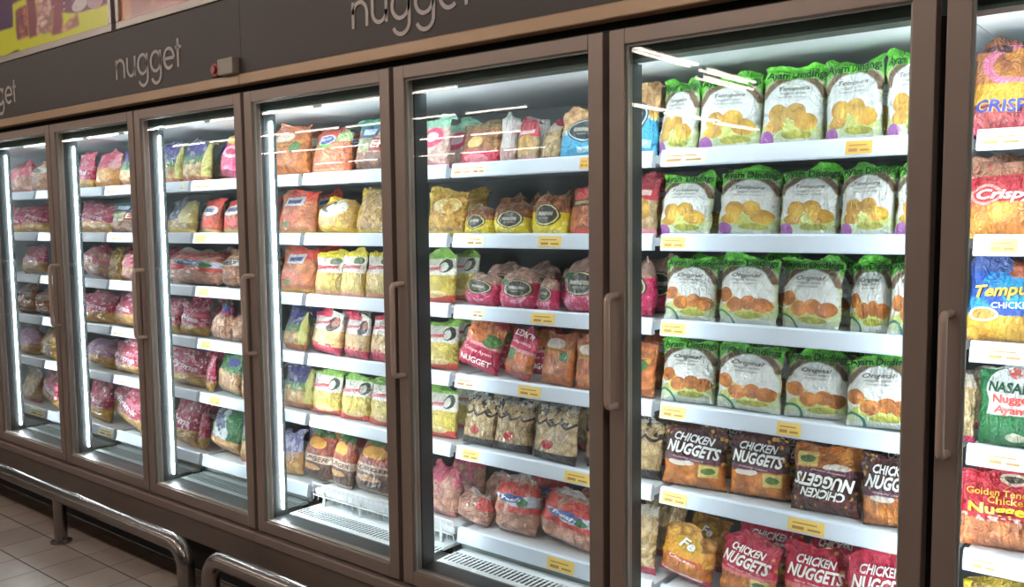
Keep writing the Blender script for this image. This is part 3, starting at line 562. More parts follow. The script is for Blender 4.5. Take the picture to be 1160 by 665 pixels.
# ------------------------------------------------------------------ freezer cabinets
def stroke(mb, pts, wd, y0, y1):
    """flat ribbon of given width along a polyline in the X-Z plane, extruded in Y"""
    n = len(pts); L_, R_ = [], []
    for i in range(n):
        a = Vector(pts[max(i-1, 0)]); b = Vector(pts[min(i+1, n-1)]); t = (b-a).normalized(); nn = Vector((-t.y, t.x))*wd*.5
        p = Vector(pts[i]); L_.append(p+nn); R_.append(p-nn)
    k = len(mb.v)
    for y in (y0, y1):
        for q in L_ + R_: mb.v.append((q.x, y, q.y))
    def id_(layer, s, i): return k + layer*2*n + s*n + i
    for i in range(n-1):
        for q in ((id_(0,0,i), id_(0,0,i+1), id_(0,1,i+1), id_(0,1,i)), (id_(1,0,i), id_(1,1,i), id_(1,1,i+1), id_(1,0,i+1)),
                  (id_(0,0,i), id_(1,0,i), id_(1,0,i+1), id_(0,0,i+1)), (id_(0,1,i), id_(0,1,i+1), id_(1,1,i+1), id_(1,1,i))):
            mb.f.append(q); mb.m.append(0)
    for i in (0, n-1):
        mb.f.append((id_(0,0,i), id_(0,1,i), id_(1,1,i), id_(1,0,i))); mb.m.append(0)
def arc(cx, cz, rx, rz, a0, a1, n=22):
    return [(cx+rx*math.cos(math.radians(a0+(a1-a0)*i/n)), cz+rz*math.sin(math.radians(a0+(a1-a0)*i/n))) for i in range(n+1)]
def word_nugget(x, z, parent):
    mb = MB(); y0, y1 = -.0035, .002; W = .0125; s = .081; c = x
    def st(p): stroke(mb, p, W, y0, y1)
    st([(c, z), (c, z+s)]); st(arc(c+.032, z+s-.038, .032, .034, 180, 0) + [(c+.064, z)]); c += .09          # n
    st([(c, z+s), (c, z+.038)] + arc(c+.031, z+.038, .031, .034, 180, 360)); st([(c+.062, z), (c+.062, z+s)]); c += .086   # u
    for _ in range(2):
        st(arc(c+.038, z+s/2, .036, .038, 0, 360, 36)); st([(c+.075, z+s), (c+.075, z-.012)] + arc(c+.04, z-.012, .035, .033, 0, -160)); c += .1   # g
    st([(c+.004, z+s/2), (c+.072, z+s/2)]); st(arc(c+.038, z+s/2, .036, .038, 0, 310, 34)); c += .092        # e
    st([(c+.012, z), (c+.012, z+.108)]); st([(c-.006, z+s-.006), (c+.034, z+s-.006)])                       # t
    return mb.build('lettering', M['letters'], parent)

TAG_PLAN = {(6, 0): [(-1.155, 0.132, 'tag_p'), (-0.695, 0.061, 'tag_o')], (6, 1): [(-1.185, 0.071, 'tag_y')], (6, 2): [(-1.184, 0.073, 'tag_y')], (6, 3): [(-1.183, 0.074, 'tag_y'), (-0.854, 0.062, 'tag_y')], (6, 4): [(-1.178, 0.077, 'tag_y'), (-0.805, 0.093, 'tag_y')], (6, 5): [(-1.149, 0.142, 'tag_p')], (7, 0): [(-0.397, 0.087, 'tag_p')], (7, 1): [(-0.387, 0.056, 'tag_y')], (7, 2): [(-0.376, 0.077, 'tag_p')], (7, 3): [(-0.369, 0.077, 'tag_p')], (7, 4): [(-0.402, 0.057, 'tag_p')], (5, 0): [(-1.957, 0.088, 'tag_p'), (-1.885, 0.056, 'tag_p'), (-1.477, 0.031, 'tag_o')], (5, 1): [(-1.906, 0.076, 'tag_p'), (-1.604, 0.086, 'tag_y')], (5, 2): [(-1.897, 0.05, 'tag_p'), (-1.633, 0.088, 'tag_y')], (5, 3): [(-1.957, 0.086, 'tag_p'), (-1.688, 0.088, 'tag_y')], (5, 4): [(-1.939, 0.071, 'tag_y'), (-1.507, 0.091, 'tag_y')], (4, 5): [(-2.064, 0.054, 'tag_p'), (-2.155, 0.017, 'tag_y')], (5, 5): [(-1.571, 0.101, 'tag_y')], (4, 0): [(-2.124, 0.017, 'tag_y')], (3, 0): [(-3.474, 0.144, 'tag_p')], (3, 1): [(-3.507, 0.083, 'tag_y')], (3, 2): [(-3.499, 0.076, 'tag_y')], (3, 3): [(-3.498, 0.07, 'tag_y')], (3, 4): [(-3.445, 0.082, 'tag_y')], (2, 0): [(-4.273, 0.114, 'tag_p'), (-3.635, 0.022, 'tag_p')], (2, 3): [(-4.274, 0.106, 'tag_p')], (1, 2): [(-5.097, 0.048, 'tag_p')], (2, 1): [(-4.242, 0.131, 'tag_p')], (2, 4): [(-4.243, 0.07, 'tag_p')], (1, 5): [(-4.451, 0.149, 'tag_p')], (0, 5): [(-5.253, 0.191, 'tag_p')]}
def cabinet(i0, i1, label, wide):
    root = empty('freezer_cabinet', (0, 0, 0)); tag(root, label, 'freezer', 'glass door freezer cabinets in one run')
    x0, x1 = G[i0]+.001, G[i1]-.001
    # shell: back, ceiling, floor pan, end cheeks, outer carcass
    m = MB()
    m.box(x0, x1, .10, .80, 1.868, 1.90)
    if i0 == 0: m.box(x0, x0+.012, .12, .80, .30, 1.868)
    if i1 == 8: m.box(x1-.012, x1, .12, .80, .30, 1.868)
    m.build('cabinet_liner', M['white'], root)
    m = MB(); m.box(x0, x1, .26, .80, .19, .30); m.build('floor_pan', M['deck' if i0 == 0 else 'white'], root)  # left pan greyed to stand in for the dimmer light there
    m = MB(); m.box(x0, x1, .80, .83, .16, 2.26); m.build('back_panel', M['backp'], root)
    m = MB(); m.box(x0, x1, .045, .80, 1.90, 2.255); m.build('top_housing', M['black'], root)
    m = MB(); m.box(x0, x1, .055, .80, .001, .19); m.build('toe_kick', M['black'], root)
    m = MB(); m.box(x0, x1, .042, .10, 1.848, 1.93); m.build('header', M['header'], root)
    m = MB(); m.box(x0, x1, .042, .12, .285, .335); m.build('sill', M['mullion'], root)
    m = MB(); m.box(x0, x1, -.012, .03, 1.944, 1.983); m.build('trim_strip', M['trim'], root, bevel=.004)
    fa = MB(); fa.box(x0, x1, 0, .044, 1.983, 2.258); fo = fa.build('fascia', M['fascia'], root)
    for xs in (-5.19, -3.69, -2.186):
        if x0 - .1 < xs < x1: word_nugget(xs, 2.056, fo)
    m = MB(); m.box(x0, x1, -.016, .05, .256, .291); m.build('lower_trim_strip', M['frame'], root, bevel=.004)
    m = MB(); m.box(x0, x1, -.006, .05, .16, .2555); m.build('kick_panel', M['panel'], root)
    # mullions with light strips
    for k in range(i0, i1+1):
        g = G[k]; a, b = g-.03, g+.03
        if k == i0: a = x0
        if k == i1: b = x1
        if b - a < .005: continue
        m = MB(); m.box(a, b, .066, .118, .336, 1.847); mu = m.build('mullion', M['mullion'], root)
        m = MB(); m.box(a, b, .043, .0655, .336, 1.847); m.build('door_gasket', M['black'], mu)
        if k in (2, 3, 4, 1) and k != i1:      # strip on the flank of the mullion
            m = MB(); m.box(b+.0005, b+.006, .093, .100, .36, 1.82); m.build('led_strip', M['led_flank'], mu, bevel=.002)
        else:                                  # strip tucked behind the mullion
            m = MB(); c = (a+b)/2; m.box(max(a, c-.0065), min(b, c+.0065), .1185, .126, .36, 1.82); m.build('led_strip', M['led'], mu)
    m = MB(); m.box(x0+.05, x1-.05, .1005, .110, 1.857, 1.8665); m.build('led_strip', M['led'], root)  # strip added out of sight behind the header to brighten the ceiling
    # bays
    for k in range(i0, i1):
        a, b = G[k]+.005, G[k+1]-.004
        if k in wide: b -= .010
        d = MB(); S = .045; yf, yb = 0.0, .040
        for (p, q, r, s) in ((a, a+S, ZB, ZT), (b-S, b, ZB, ZT), (a+S, b-S, ZT-.039, ZT), (a+S, b-S, ZB, ZB+.043)):
            d.box(p, q, yf, yb, r, s)
        door = d.build('door', M['frame'], root, bevel=.0025)
        e = MB(); t = .005; ia, ib, iz0, iz1 = a+S, b-S, ZB+.043, ZT-.039
        for (p, q, r, s) in ((ia, ia+t, iz0, iz1), (ib-t, ib, iz0, iz1), (ia+t, ib-t, iz1-t, iz1), (ia+t, ib-t, iz0, iz0+t)):
            e.box(p, q, .010, .017, r, s)
        e.build('glazing_bead', M['bead'], door)
        gl = MB(); gl.box(ia-.008, ib+.008, .0185, .0245, iz0-.008, iz1+.008); gl.build('glass_pane', M['glass'], door)
        hx = a + .020; h = MB(); r = .0085; yo = -.042
        zt_, zb_ = 1.256, .972
        pts = [(hx+.004, .001, zt_)] + [(hx, yo+.014*(1-math.sin(math.radians(q))), zt_-.014*(1-math.cos(math.radians(q)))) for q in (0, 30, 60, 90)]
        pts += [(hx, yo+.014*(1-math.sin(math.radians(q))), zb_+.014*(1-math.cos(math.radians(q)))) for q in (90, 60, 30, 0)] + [(hx+.004, .001, zb_)]
        h.tube(pts, r, 12); h.build('handle', M['handle'], door, smooth=True)
        # shelves
        for si, z in enumerate(LIP):
            zs = z - .012; sa, sb = G[k]+.014, G[k+1]-.014
            s = MB(); s.box(sa, sb, YS+.014, YB, zs-.022, zs); 
            sh = s.build('shelf', M['shelf'], root)
            if si == 5 and k == 4:             # wire front instead of a price rail
                wv = MB()
                for zz in (z+.012, z-.035): wv.tube([(sa, YS+.004, zz), (sb, YS+.004, zz)], .0032, 8)
                for q in range(27):
                    xx = sa + (sb-sa)*q/26; wv.tube([(xx, YS+.004, z-.052), (xx, YS+.004, z+.012)], .0016, 6)
                for q in range(4):
                    xx = sa + .06 + (sb-sa-.12)*q/3; wv.tube([(xx, YS+.008, .336), (xx, YS+.008, z-.02)], .006, 8)
                wv.build('wire_front', M['wire'], sh, smooth=True)
                continue
            r_ = MB(); tilt = .008; hh = .046 if si < 5 else .052
            n = len(r_.v); y0 = YS
            prof = [(y0+.014, z+.001), (y0+.004, z), (y0, z-.004), (y0-tilt, z-hh+.004), (y0-tilt+.004, z-hh), (y0+.014, z-hh)]
            for xx in (sa, sb):
                r_.v += [(xx, p[0], p[1]) for p in prof]
            P_ = len(prof)
            for q in range(P_):
                q2 = (q+1) % P_; r_.f.append((n+q, n+q2, n+P_+q2, n+P_+q)); r_.m.append(0)
            r_.f.append(tuple(n+q for q in range(P_))); r_.f.append(tuple(n+P_+q for q in range(P_))[::-1]); r_.m += [0, 0]
            pr = r_.build('price_rail', M['rail'], sh)
            for (xc, tw, mt) in TAG_PLAN.get((k, si), []):
                tm = MB(); e1 = .0015
                za, zb2 = z-.008, z-hh+.007
                ya = y0 - tilt*((z-.004-za)/(hh-.008)) - e1; yb2 = y0 - tilt*((z-.004-zb2)/(hh-.008)) - e1
                tm.quad((xc-tw/2, yb2, zb2), (xc+tw/2, yb2, zb2), (xc+tw/2, ya, za), (xc-tw/2, ya, za))
                n0 = len(tm.v); tm.quad((xc-tw/2, yb2+.001, zb2), (xc+tw/2, yb2+.001, zb2), (xc+tw/2, ya+.001, za), (xc-tw/2, ya+.001, za))
                for (i1_, j1_) in ((0, 1), (1, 2), (2, 3), (3, 0)):
                    tm.f.append((i1_, j1_, n0+j1_, n0+i1_)); tm.m.append(0)
                def bar(u0, u1, w0, w1):
                    L2 = lambda w_: (yb2 + (ya-yb2)*w_ - .0006, zb2 + (za-zb2)*w_)
                    (p0, q0), (p1, q1) = L2(w0), L2(w1)
                    tm.quad((xc-tw/2+tw*u0, p0, q0), (xc-tw/2+tw*u1, p0, q0), (xc-tw/2+tw*u1, p1, q1), (xc-tw/2+tw*u0, p1, q1), 1)
                bar(.12, .45, .18, .42); bar(.55, .9, .2, .36); bar(.12, .8, .62, .72)
                tm.build('price_tag', [M[mt], M['ink']], sh)
        # return air grille in front of the bottom shelf
        gm = MB(); ga, gb = G[k]+.03, G[k+1]-.03
        yr = .42 if k == 4 else .264
        gm.box(ga, gb, .125, .150, .325, .336); gm.box(ga, gb, .222, yr-.002, .325, .336)
        nb = 40
        for q in range(nb+1):
            xx = ga + (gb-ga)*q/nb; gm.box(xx-.0036, xx+.0036, .150, .222, .3335, .335)
        gr = gm.build('grille', M['deck' if i0 == 0 else 'white'], root)  # left deck grey paints in its weaker light
        rc = MB(); rc.box(ga, gb, .122, .264, .200, .215); rc.box(ga, gb, .264, .27, .215, .326); rc.build('grille_recess', M['black'], gr)
        pn = MB(); pn.box(ga-.014, gb+.014, yr, yr+.008, .337, LIP[5]-.035); pn.build('base_riser', M['deck'], root)
    return root

cabinet(0, 4, 'left freezer cabinet whose doors look narrowest, behind the longer steel rail', (3,))
cabinet(4, 7, 'middle freezer cabinet with the three widest glass doors, green bags in its last', (4, 5, 6))
cabinet(7, 8, 'right freezer cabinet cut off by the photo edge, holding a bright blue bag', ())

# ------------------------------------------------------------------ bags of frozen food
BAGS = [
(5, 0, -1.358, 0.3, 0.145, 0.238, 'blue_bottom', {}),
(5, 0, -1.217, 0.3, 0.127, 0.222, 'ayam_tempura', {}),
(5, 0, -1.068, 0.3, 0.181, 0.22, 'ayam_tempura', {'dark': 1}),
(5, 0, -0.896, 0.3, 0.167, 0.219, 'ayam_tempura', {}),
(5, 0, -0.737, 0.3, 0.151, 0.219, 'ayam_tempura', {}),
(5, 0, -0.596, 0.29, 0.125, 0.231, 'ayam_tempura', {}),
(5, 1, -1.358, 0.3, 0.146, 0.19, 'red_window', {}),
(5, 1, -1.199, 0.3, 0.171, 0.203, 'ayam_tempura', {}),
(5, 1, -1.021, 0.33, 0.174, 0.199, 'ayam_tempura', {}),
(5, 1, -0.852, 0.32, 0.154, 0.195, 'ayam_tempura', {}),
(5, 1, -0.7, 0.3, 0.141, 0.199, 'ayam_tempura', {}),
(5, 1, -0.572, 0.285, 0.112, 0.188, 'ayam_tempura', {}),
(5, 2, -1.364, 0.3, 0.148, 0.181, 'pink_crest', {}),
(5, 2, -1.178, 0.3, 0.159, 0.189, 'ayam_original', {}),
(5, 2, -1.008, 0.3, 0.181, 0.195, 'ayam_original', {}),
(5, 2, -0.836, 0.3, 0.163, 0.195, 'ayam_original', {}),
(5, 2, -0.694, 0.33, 0.111, 0.192, 'ayam_original', {}),
(5, 2, -0.581, 0.29, 0.113, 0.2, 'ayam_original', {}),
(5, 3, -1.359, 0.3, 0.145, 0.179, 'orange_window', {}),
(5, 3, -1.188, 0.3, 0.178, 0.189, 'ayam_original', {}),
(5, 3, -1.003, 0.3, 0.187, 0.191, 'ayam_original', {}),
(5, 3, -0.822, 0.32, 0.161, 0.184, 'ayam_original', {}),
(5, 3, -0.654, 0.29, 0.169, 0.189, 'ayam_original', {}),
(5, 4, -1.35, 0.3, 0.164, 0.189, 'scallop', {}),
(5, 4, -1.163, 0.3, 0.191, 0.188, 'brown_nuggets', {}),
(5, 4, -0.986, 0.32, 0.193, 0.184, 'brown_nuggets', {}),
(5, 4, -0.789, 0.3, 0.18, 0.188, 'brown_nuggets', {'flip': 1}),
(5, 4, -0.62, 0.3, 0.155, 0.187, 'brown_nuggets', {}),
(5, 5, -1.357, 0.3, 0.151, 0.219, 'clear_beige', {}),
(5, 5, -1.199, 0.3, 0.188, 0.161, 'amber_pack', {'roll': 8}),
(5, 5, -1.008, 0.3, 0.194, 0.184, 'red_nuggets', {}),
(5, 5, -0.823, 0.32, 0.184, 0.197, 'red_nuggets', {}),
(5, 5, -0.635, 0.3, 0.169, 0.218, 'red_nuggets', {'roll': -4}),
(6, 0, -0.406, 0.3, 0.156, 0.216, 'crisp_maroon', {}),
(6, 1, -0.401, 0.3, 0.154, 0.204, 'crispy_red', {}),
(6, 2, -0.395, 0.3, 0.159, 0.198, 'tempura_blue', {}),
(6, 3, -0.475, 0.3, 0.065, 0.161, 'clear_beige', {}),
(6, 3, -0.375, 0.3, 0.15, 0.195, 'nasaria', {}),
(6, 4, -0.384, 0.3, 0.176, 0.192, 'golden_tender', {}),
(6, 5, -0.4, 0.3, 0.151, 0.214, 'yellow_pack', {}),
(4, 0, -2.155, 0.3, 0.144, 0.192, 'teal_pink', {}),
(4, 0, -1.953, 0.3, 0.171, 0.161, 'brown_redfoot', {}),
(4, 0, -1.825, 0.3, 0.062, 0.17, 'pale_pack', {}),
(4, 0, -1.746, 0.3, 0.096, 0.147, 'red_window', {}),
(4, 0, -1.659, 0.3, 0.085, 0.124, 'clear_beige', {}),
(4, 0, -1.526, 0.29, 0.179, 0.166, 'blue_bottom', {}),
(4, 1, -2.11, 0.3, 0.159, 0.17, 'gold_clear', {}),
(4, 1, -1.96, 0.3, 0.133, 0.103, 'yellow_crest', {}),
(4, 1, -1.82, 0.3, 0.155, 0.118, 'yellow_crest', {}),
(4, 1, -1.672, 0.3, 0.149, 0.145, 'yellow_crest', {}),
(4, 1, -1.52, 0.3, 0.155, 0.17, 'red_black', {}),
(4, 2, -2.165, 0.3, 0.167, 0.186, 'green_gourmet', {}),
(4, 2, -1.961, 0.3, 0.166, 0.117, 'pink_crest', {}),
(4, 2, -1.799, 0.3, 0.158, 0.136, 'pink_crest', {}),
(4, 2, -1.675, 0.3, 0.084, 0.114, 'pink_crest', {}),
(4, 2, -1.53, 0.29, 0.185, 0.184, 'pink_crest', {}),
(4, 3, -2.164, 0.3, 0.164, 0.181, 'green_gourmet', {}),
(4, 3, -1.977, 0.3, 0.16, 0.181, 'crimson_diag', {'roll': 16}),
(4, 3, -1.813, 0.3, 0.153, 0.168, 'crimson_diag', {'roll': 10, 'flip': 1}),
(4, 3, -1.654, 0.3, 0.16, 0.174, 'orange_window', {'roll': 3}),
(4, 3, -1.501, 0.3, 0.139, 0.168, 'orange_window', {}),
(4, 4, -2.157, 0.3, 0.156, 0.185, 'green_gourmet', {}),
(4, 4, -1.973, 0.3, 0.136, 0.175, 'scallop', {}),
(4, 4, -1.826, 0.3, 0.151, 0.18, 'scallop', {}),
(4, 4, -1.64, 0.28, 0.184, 0.194, 'scallop', {}),
(4, 4, -1.508, 0.32, 0.128, 0.198, 'scallop', {}),
(4, 5, -2.168, 0.3, 0.166, 0.193, 'pink_chicken', {}),
(4, 5, -2.007, 0.3, 0.156, 0.113, 'raw_chicken', {'roll': 6}),
(4, 5, -1.831, 0.3, 0.198, 0.21, 'raw_logo', {}),
(4, 5, -1.614, 0.3, 0.235, 0.181, 'raw_logo', {'roll': 8}),
(3, 0, -2.977, 0.3, 0.22, 0.223, 'orange_window', {}),
(3, 0, -2.721, 0.3, 0.269, 0.187, 'orange_blue', {}),
(3, 0, -2.476, 0.3, 0.211, 0.198, 'teal_brown', {}),
(3, 1, -2.943, 0.3, 0.241, 0.203, 'orange_white', {}),
(3, 1, -2.699, 0.3, 0.226, 0.154, 'yellow_logo', {}),
(3, 1, -2.484, 0.3, 0.194, 0.188, 'gold_clear', {}),
(3, 2, -2.948, 0.3, 0.23, 0.196, 'orange_white', {}),
(3, 2, -2.744, 0.3, 0.145, 0.184, 'yellow_gourmet', {}),
(3, 2, -2.603, 0.3, 0.137, 0.193, 'yellow_gourmet', {}),
(3, 2, -2.46, 0.3, 0.149, 0.195, 'yellow_gourmet', {}),
(3, 3, -2.973, 0.3, 0.169, 0.182, 'navy_green', {}),
(3, 3, -2.777, 0.3, 0.212, 0.179, 'pink_gourmet', {}),
(3, 3, -2.589, 0.3, 0.152, 0.179, 'pink_gourmet', {}),
(3, 3, -2.441, 0.3, 0.135, 0.191, 'pink_gourmet', {}),
(3, 4, -2.962, 0.3, 0.192, 0.192, 'navy_green', {}),
(3, 4, -2.776, 0.3, 0.169, 0.188, 'green_gourmet', {}),
(3, 4, -2.604, 0.3, 0.164, 0.184, 'green_gourmet', {}),
(3, 4, -2.439, 0.3, 0.154, 0.181, 'green_gourmet', {}),
(3, 5, -3.004, 0.3, 0.125, 0.19, 'navy_orange', {}),
(3, 5, -2.855, 0.3, 0.175, 0.211, 'burger_pack', {'roll': 4}),
(3, 5, -2.698, 0.3, 0.128, 0.219, 'burger_pack', {'roll': 6}),
(3, 5, -2.528, 0.3, 0.201, 0.216, 'burger_pack', {'roll': 5}),
(2, 0, -3.876, 0.3, 0.194, 0.23, 'navy_green', {}),
(2, 0, -3.67, 0.3, 0.218, 0.224, 'navy_green', {}),
(2, 0, -3.379, 0.3, 0.225, 0.178, 'pink_yellow', {'roll': 8}),
(2, 1, -3.804, 0.3, 0.311, 0.218, 'navy_gold', {}),
(2, 1, -3.56, 0.3, 0.162, 0.207, 'red_white', {}),
(2, 1, -3.373, 0.3, 0.199, 0.201, 'red_white', {}),
(2, 2, -3.735, 0.3, 0.36, 0.18, 'raw_logo', {'roll': 2}),
(2, 2, -3.385, 0.3, 0.22, 0.184, 'brown_clear', {}),
(2, 3, -3.895, 0.3, 0.141, 0.167, 'crimson_white', {}),
(2, 3, -3.731, 0.3, 0.186, 0.179, 'crimson_white', {}),
(2, 3, -3.494, 0.3, 0.173, 0.159, 'blue_neck', {}),
(2, 3, -3.335, 0.3, 0.145, 0.156, 'blue_neck', {}),
(2, 4, -3.793, 0.3, 0.32, 0.19, 'crimson_gold', {}),
(2, 4, -3.597, 0.3, 0.072, 0.165, 'crimson_white', {}),
(2, 4, -3.455, 0.3, 0.199, 0.186, 'green_blue', {'roll': 4}),
(2, 4, -3.297, 0.3, 0.117, 0.184, 'navy_green', {}),
(2, 5, -3.844, 0.3, 0.264, 0.224, 'crimson_gold', {}),
(2, 5, -3.672, 0.3, 0.066, 0.195, 'crimson_white', {}),
(2, 5, -3.519, 0.3, 0.239, 0.214, 'silver_green', {'roll': 10}),
(2, 5, -3.327, 0.3, 0.145, 0.207, 'navy_green', {}),
(1, 0, -4.719, 0.3, 0.197, 0.225, 'crimson_white', {}),
(1, 0, -4.491, 0.3, 0.259, 0.221, 'pink_orange', {}),
(1, 0, -4.257, 0.3, 0.208, 0.181, 'navy_green', {}),
(1, 1, -4.63, 0.3, 0.36, 0.202, 'crimson_gold', {}),
(1, 1, -4.301, 0.3, 0.255, 0.185, 'teal_brown', {}),
(1, 2, -4.651, 0.3, 0.272, 0.17, 'pink_chicken', {'roll': 6}),
(1, 2, -4.442, 0.3, 0.147, 0.154, 'gold_clear', {}),
(1, 2, -4.264, 0.3, 0.209, 0.174, 'pink_chicken', {}),
(1, 3, -4.657, 0.3, 0.311, 0.15, 'crimson_gold', {}),
(1, 3, -4.345, 0.3, 0.294, 0.173, 'crimson_gold', {}),
(1, 4, -4.666, 0.3, 0.283, 0.137, 'violet_clear', {'roll': 6}),
(1, 4, -4.346, 0.3, 0.357, 0.162, 'crimson_white', {}),
(1, 5, -4.7, 0.3, 0.256, 0.199, 'crimson_gold', {}),
(1, 5, -4.36, 0.3, 0.36, 0.227, 'crimson_white', {'roll': 8}),
(0, 0, -5.553, 0.3, 0.293, 0.233, 'pink_chicken', {}),
(0, 0, -5.254, 0.3, 0.283, 0.207, 'brown_clear', {}),
(0, 1, -5.595, 0.3, 0.222, 0.195, 'crimson_white', {}),
(0, 1, -5.301, 0.3, 0.36, 0.198, 'crimson_gold', {}),
(0, 2, -5.417, 0.3, 0.36, 0.192, 'crimson_gold', {}),
(0, 3, -5.548, 0.3, 0.292, 0.162, 'brown_clear', {}),
(0, 3, -5.265, 0.3, 0.273, 0.173, 'brown_clear', {}),
(0, 4, -5.555, 0.3, 0.293, 0.151, 'violet_clear', {}),
(0, 4, -5.261, 0.3, 0.295, 0.171, 'gold_clear', {}),
(0, 5, -5.523, 0.3, 0.206, 0.194, 'clear_beige', {}),
(0, 5, -5.25, 0.3, 0.34, 0.231, 'crimson_white', {'roll': 6})]
KEEP = {(5, 3, 3), (5, 4, 2), (3, 5, 0), (2, 1, 0), (4, 4, 1), (4, 2, 1), (4, 5, 0), (5, 0, 1), (1, 2, 2), (4, 5, 3), (5, 0, 4), (5, 2, 1), (5, 5, 0), (5, 2, 4), (5, 5, 3), (4, 1, 2), (6, 2, 0), (2, 3, 0), (5, 1, 0), (4, 3, 2), (6, 4, 0), (3, 0, 0), (5, 3, 2), (5, 1, 2), (5, 4, 1), (5, 4, 4), (1, 5, 0), (2, 0, 1), (4, 0, 0), (2, 1, 2), (4, 0, 3), (2, 2, 1), (2, 5, 0), (4, 2, 0), (4, 2, 3), (4, 5, 2), (4, 4, 0), (5, 0, 0), (5, 0, 3), (5, 2, 0), (4, 4, 3), (3, 2, 0), (5, 2, 3), (3, 3, 1), (5, 5, 2), (4, 3, 1), (4, 1, 1), (5, 1, 1), (5, 4, 0), (5, 1, 4), (5, 3, 1), (2, 0, 0), (5, 4, 3), (3, 5, 1), (4, 0, 2), (6, 1, 0), (2, 2, 0), (4, 2, 2), (6, 3, 0), (4, 4, 2), (5, 2, 2), (1, 2, 0), (4, 5, 1), (5, 0, 2), (3, 1, 0), (5, 5, 1), (3, 3, 0), (4, 1, 0), (2, 4, 0), (4, 1, 3), (4, 3, 0), (2, 3, 1), (3, 0, 1), (4, 3, 3), (5, 1, 3), (5, 3, 0)}
ORD = ['first', 'second', 'third', 'fourth', 'fifth', 'sixth']
SHN = ['top shelf', 'second shelf', 'third shelf', 'fourth shelf', 'fifth shelf', 'bottom shelf']
DRN = ['first', 'second', 'third', 'fourth', 'fifth', 'sixth', 'last']
NAME = {'burger_pack': 'burger_bag', 'raw_chicken': 'chicken_bag', 'raw_logo': 'chicken_bag', 'pink_chicken': 'chicken_bag', 'brown_clear': 'chicken_bag'}
def span(o):
    r = o.rotation_euler.to_matrix(); xs = []
    for v in o.data.vertices: xs.append((r @ v.co).x)
    return min(xs) + o.location.x, max(xs) + o.location.x
def fitted(name, X, Y, z, w, h, design, opts, seed, near, lo):
    for _ in range(3):
        o = make_bag(name, X, Y, z, w, h, design, opts, seed, near)
        a, b = span(o)
        if lo is None or a > lo - .002 or w < .07: break
        cut = min(lo - a + .001, w*.3); X += cut/2; w -= cut
        for c in list(o.children): bpy.data.objects.remove(c)
        bpy.data.objects.remove(o)
    else:
        o = make_bag(name, X, Y, z, w, h, design, opts, seed, near); a, b = span(o)
    return o, b
rows = {}
for t in BAGS: rows.setdefault((t[0], t[1]), []).append(t)
last = {}
for (door, sh), L_ in sorted(rows.items()):
    L_.sort(key=lambda t: t[2])
    cnt = {}
    for t in L_: cnt[t[6]] = cnt.get(t[6], 0) + 1
    seen = {}
    for j, (dr, s, X, Y, w, h, design, opts) in enumerate(L_):
        room = (1.864 if s == 0 else LIP[s-1]-.036) - (LIP[s]-.012)
        if dr < 3: h *= 1.12
        h = min(h, room-(.034 if dr < 3 else .014))
        seed = dr*100 + s*10 + j
        name = NAME.get(design, 'nugget_bag')
        o, edge = fitted(name, X, Y, LIP[s]-.012, w, h, design, opts, seed, dr >= 4, last.get((s, 0)))
        last[(s, 0)] = edge if Y < .35 else last.get((s, 0))
        desc = D[design][5]
        seen[design] = seen.get(design, 0) + 1
        if cnt[design] > 1:
            lab = '%s, %s from left, %s, %s door' % (desc, ORD[seen[design]-1], SHN[s], DRN[dr])
        else:
            lab = '%s, on %s behind %s door' % (desc, SHN[s], DRN[dr])
        if opts.get('flip') and design == 'brown_nuggets': lab = 'upside-down dark brown nugget bag, third on fifth shelf, sixth door'
        grp = 'food bags on %s of %s door' % (SHN[s], DRN[dr])
        tag(o, lab, 'bag', grp)
        if KEEP is None or (dr, s, j) in KEEP:
            rs = random.Random(seed+5000)
            d2 = {'brown_nuggets': 'brown_nuggets', 'scallop': 'clear_beige'}.get(design, design)
            w2 = min(.19, max(.12, w)); h2 = min(room-.014, max(h*rs.uniform(.94, 1.04), .15))
            ydeep = max(o.location.y + .105, .44)
            o2, edge = fitted(NAME.get(d2, 'nugget_bag'), X + rs.uniform(-.03, .03), ydeep, LIP[s]-.012, w2, h2, d2, {}, seed+5000, False, last.get((s, 1)))
            last[(s, 1)] = edge
            short = ' '.join(desc.split()[:5])
            while short.split()[-1] in ('with', 'and', 'of', 'by', 'to', 'dark', 'golden', 'white', 'small', 'black', 'round', 'green', 'red', 'pale', 'blue'): short = ' '.join(short.split()[:-1])
            tag(o2, '%s in back row behind bag %s, %s, %s door' % (short, ORD[j], SHN[s], DRN[dr]), 'bag', 'back row bags on %s of %s door' % (SHN[s], DRN[dr]))
            o2['row_key'] = '%d,%d,%d' % (dr, s, j)

# ------------------------------------------------------------------ posters above the fascia
def poster_mat(kind):
    b = Print('poster_print_' + kind, 1.0, .03)
    if kind == 'a':
        L_ = [(('ell', .9, .36, .36, .21), (112,34,70)), (('above', .34), (96,36,70)), (('and', ('above', .2), ('left', .32)), (74,36,80)), (('and', ('left', .34), ('below', .05)), (60,90,40)),
              (('rect', .34, .43, .115, .3), ('nug', (206,120,90), (130,36,60), 22)), (('rect', .43, .5, .095, .34), (126,36,60)), (('rect', .5, .61, .1, .32), ('nug', (236,206,186), (180,90,96), 24)), (('rect', .61, .68, .085, .3), (140,36,64)),
              (('and', ('diag', .6, -1.0, .3), ('rect', .66, .78, .09, .3)), ('nug', (226,170,140), (190,90,80), 24)), (('ell', .8, .2, .05, .035), (206,190,190)), (('ell', .9, .19, .05, .04), (190,150,160)), (('and', ('ell', .85, .3, .26, .14), ('spots', 22, .16)), (206,150,160))]
        return b.finish((208,206,24), L_, .35, .6, .0)
    L_ = [(('cloud', 3, .5), (206,130,70)), (('left', .08), (180,100,50)), (('and', ('cloud', 5, .56), ('right', .2)), (170,80,70))]
    return b.finish((150,76,56), L_, .35, .6, .0)
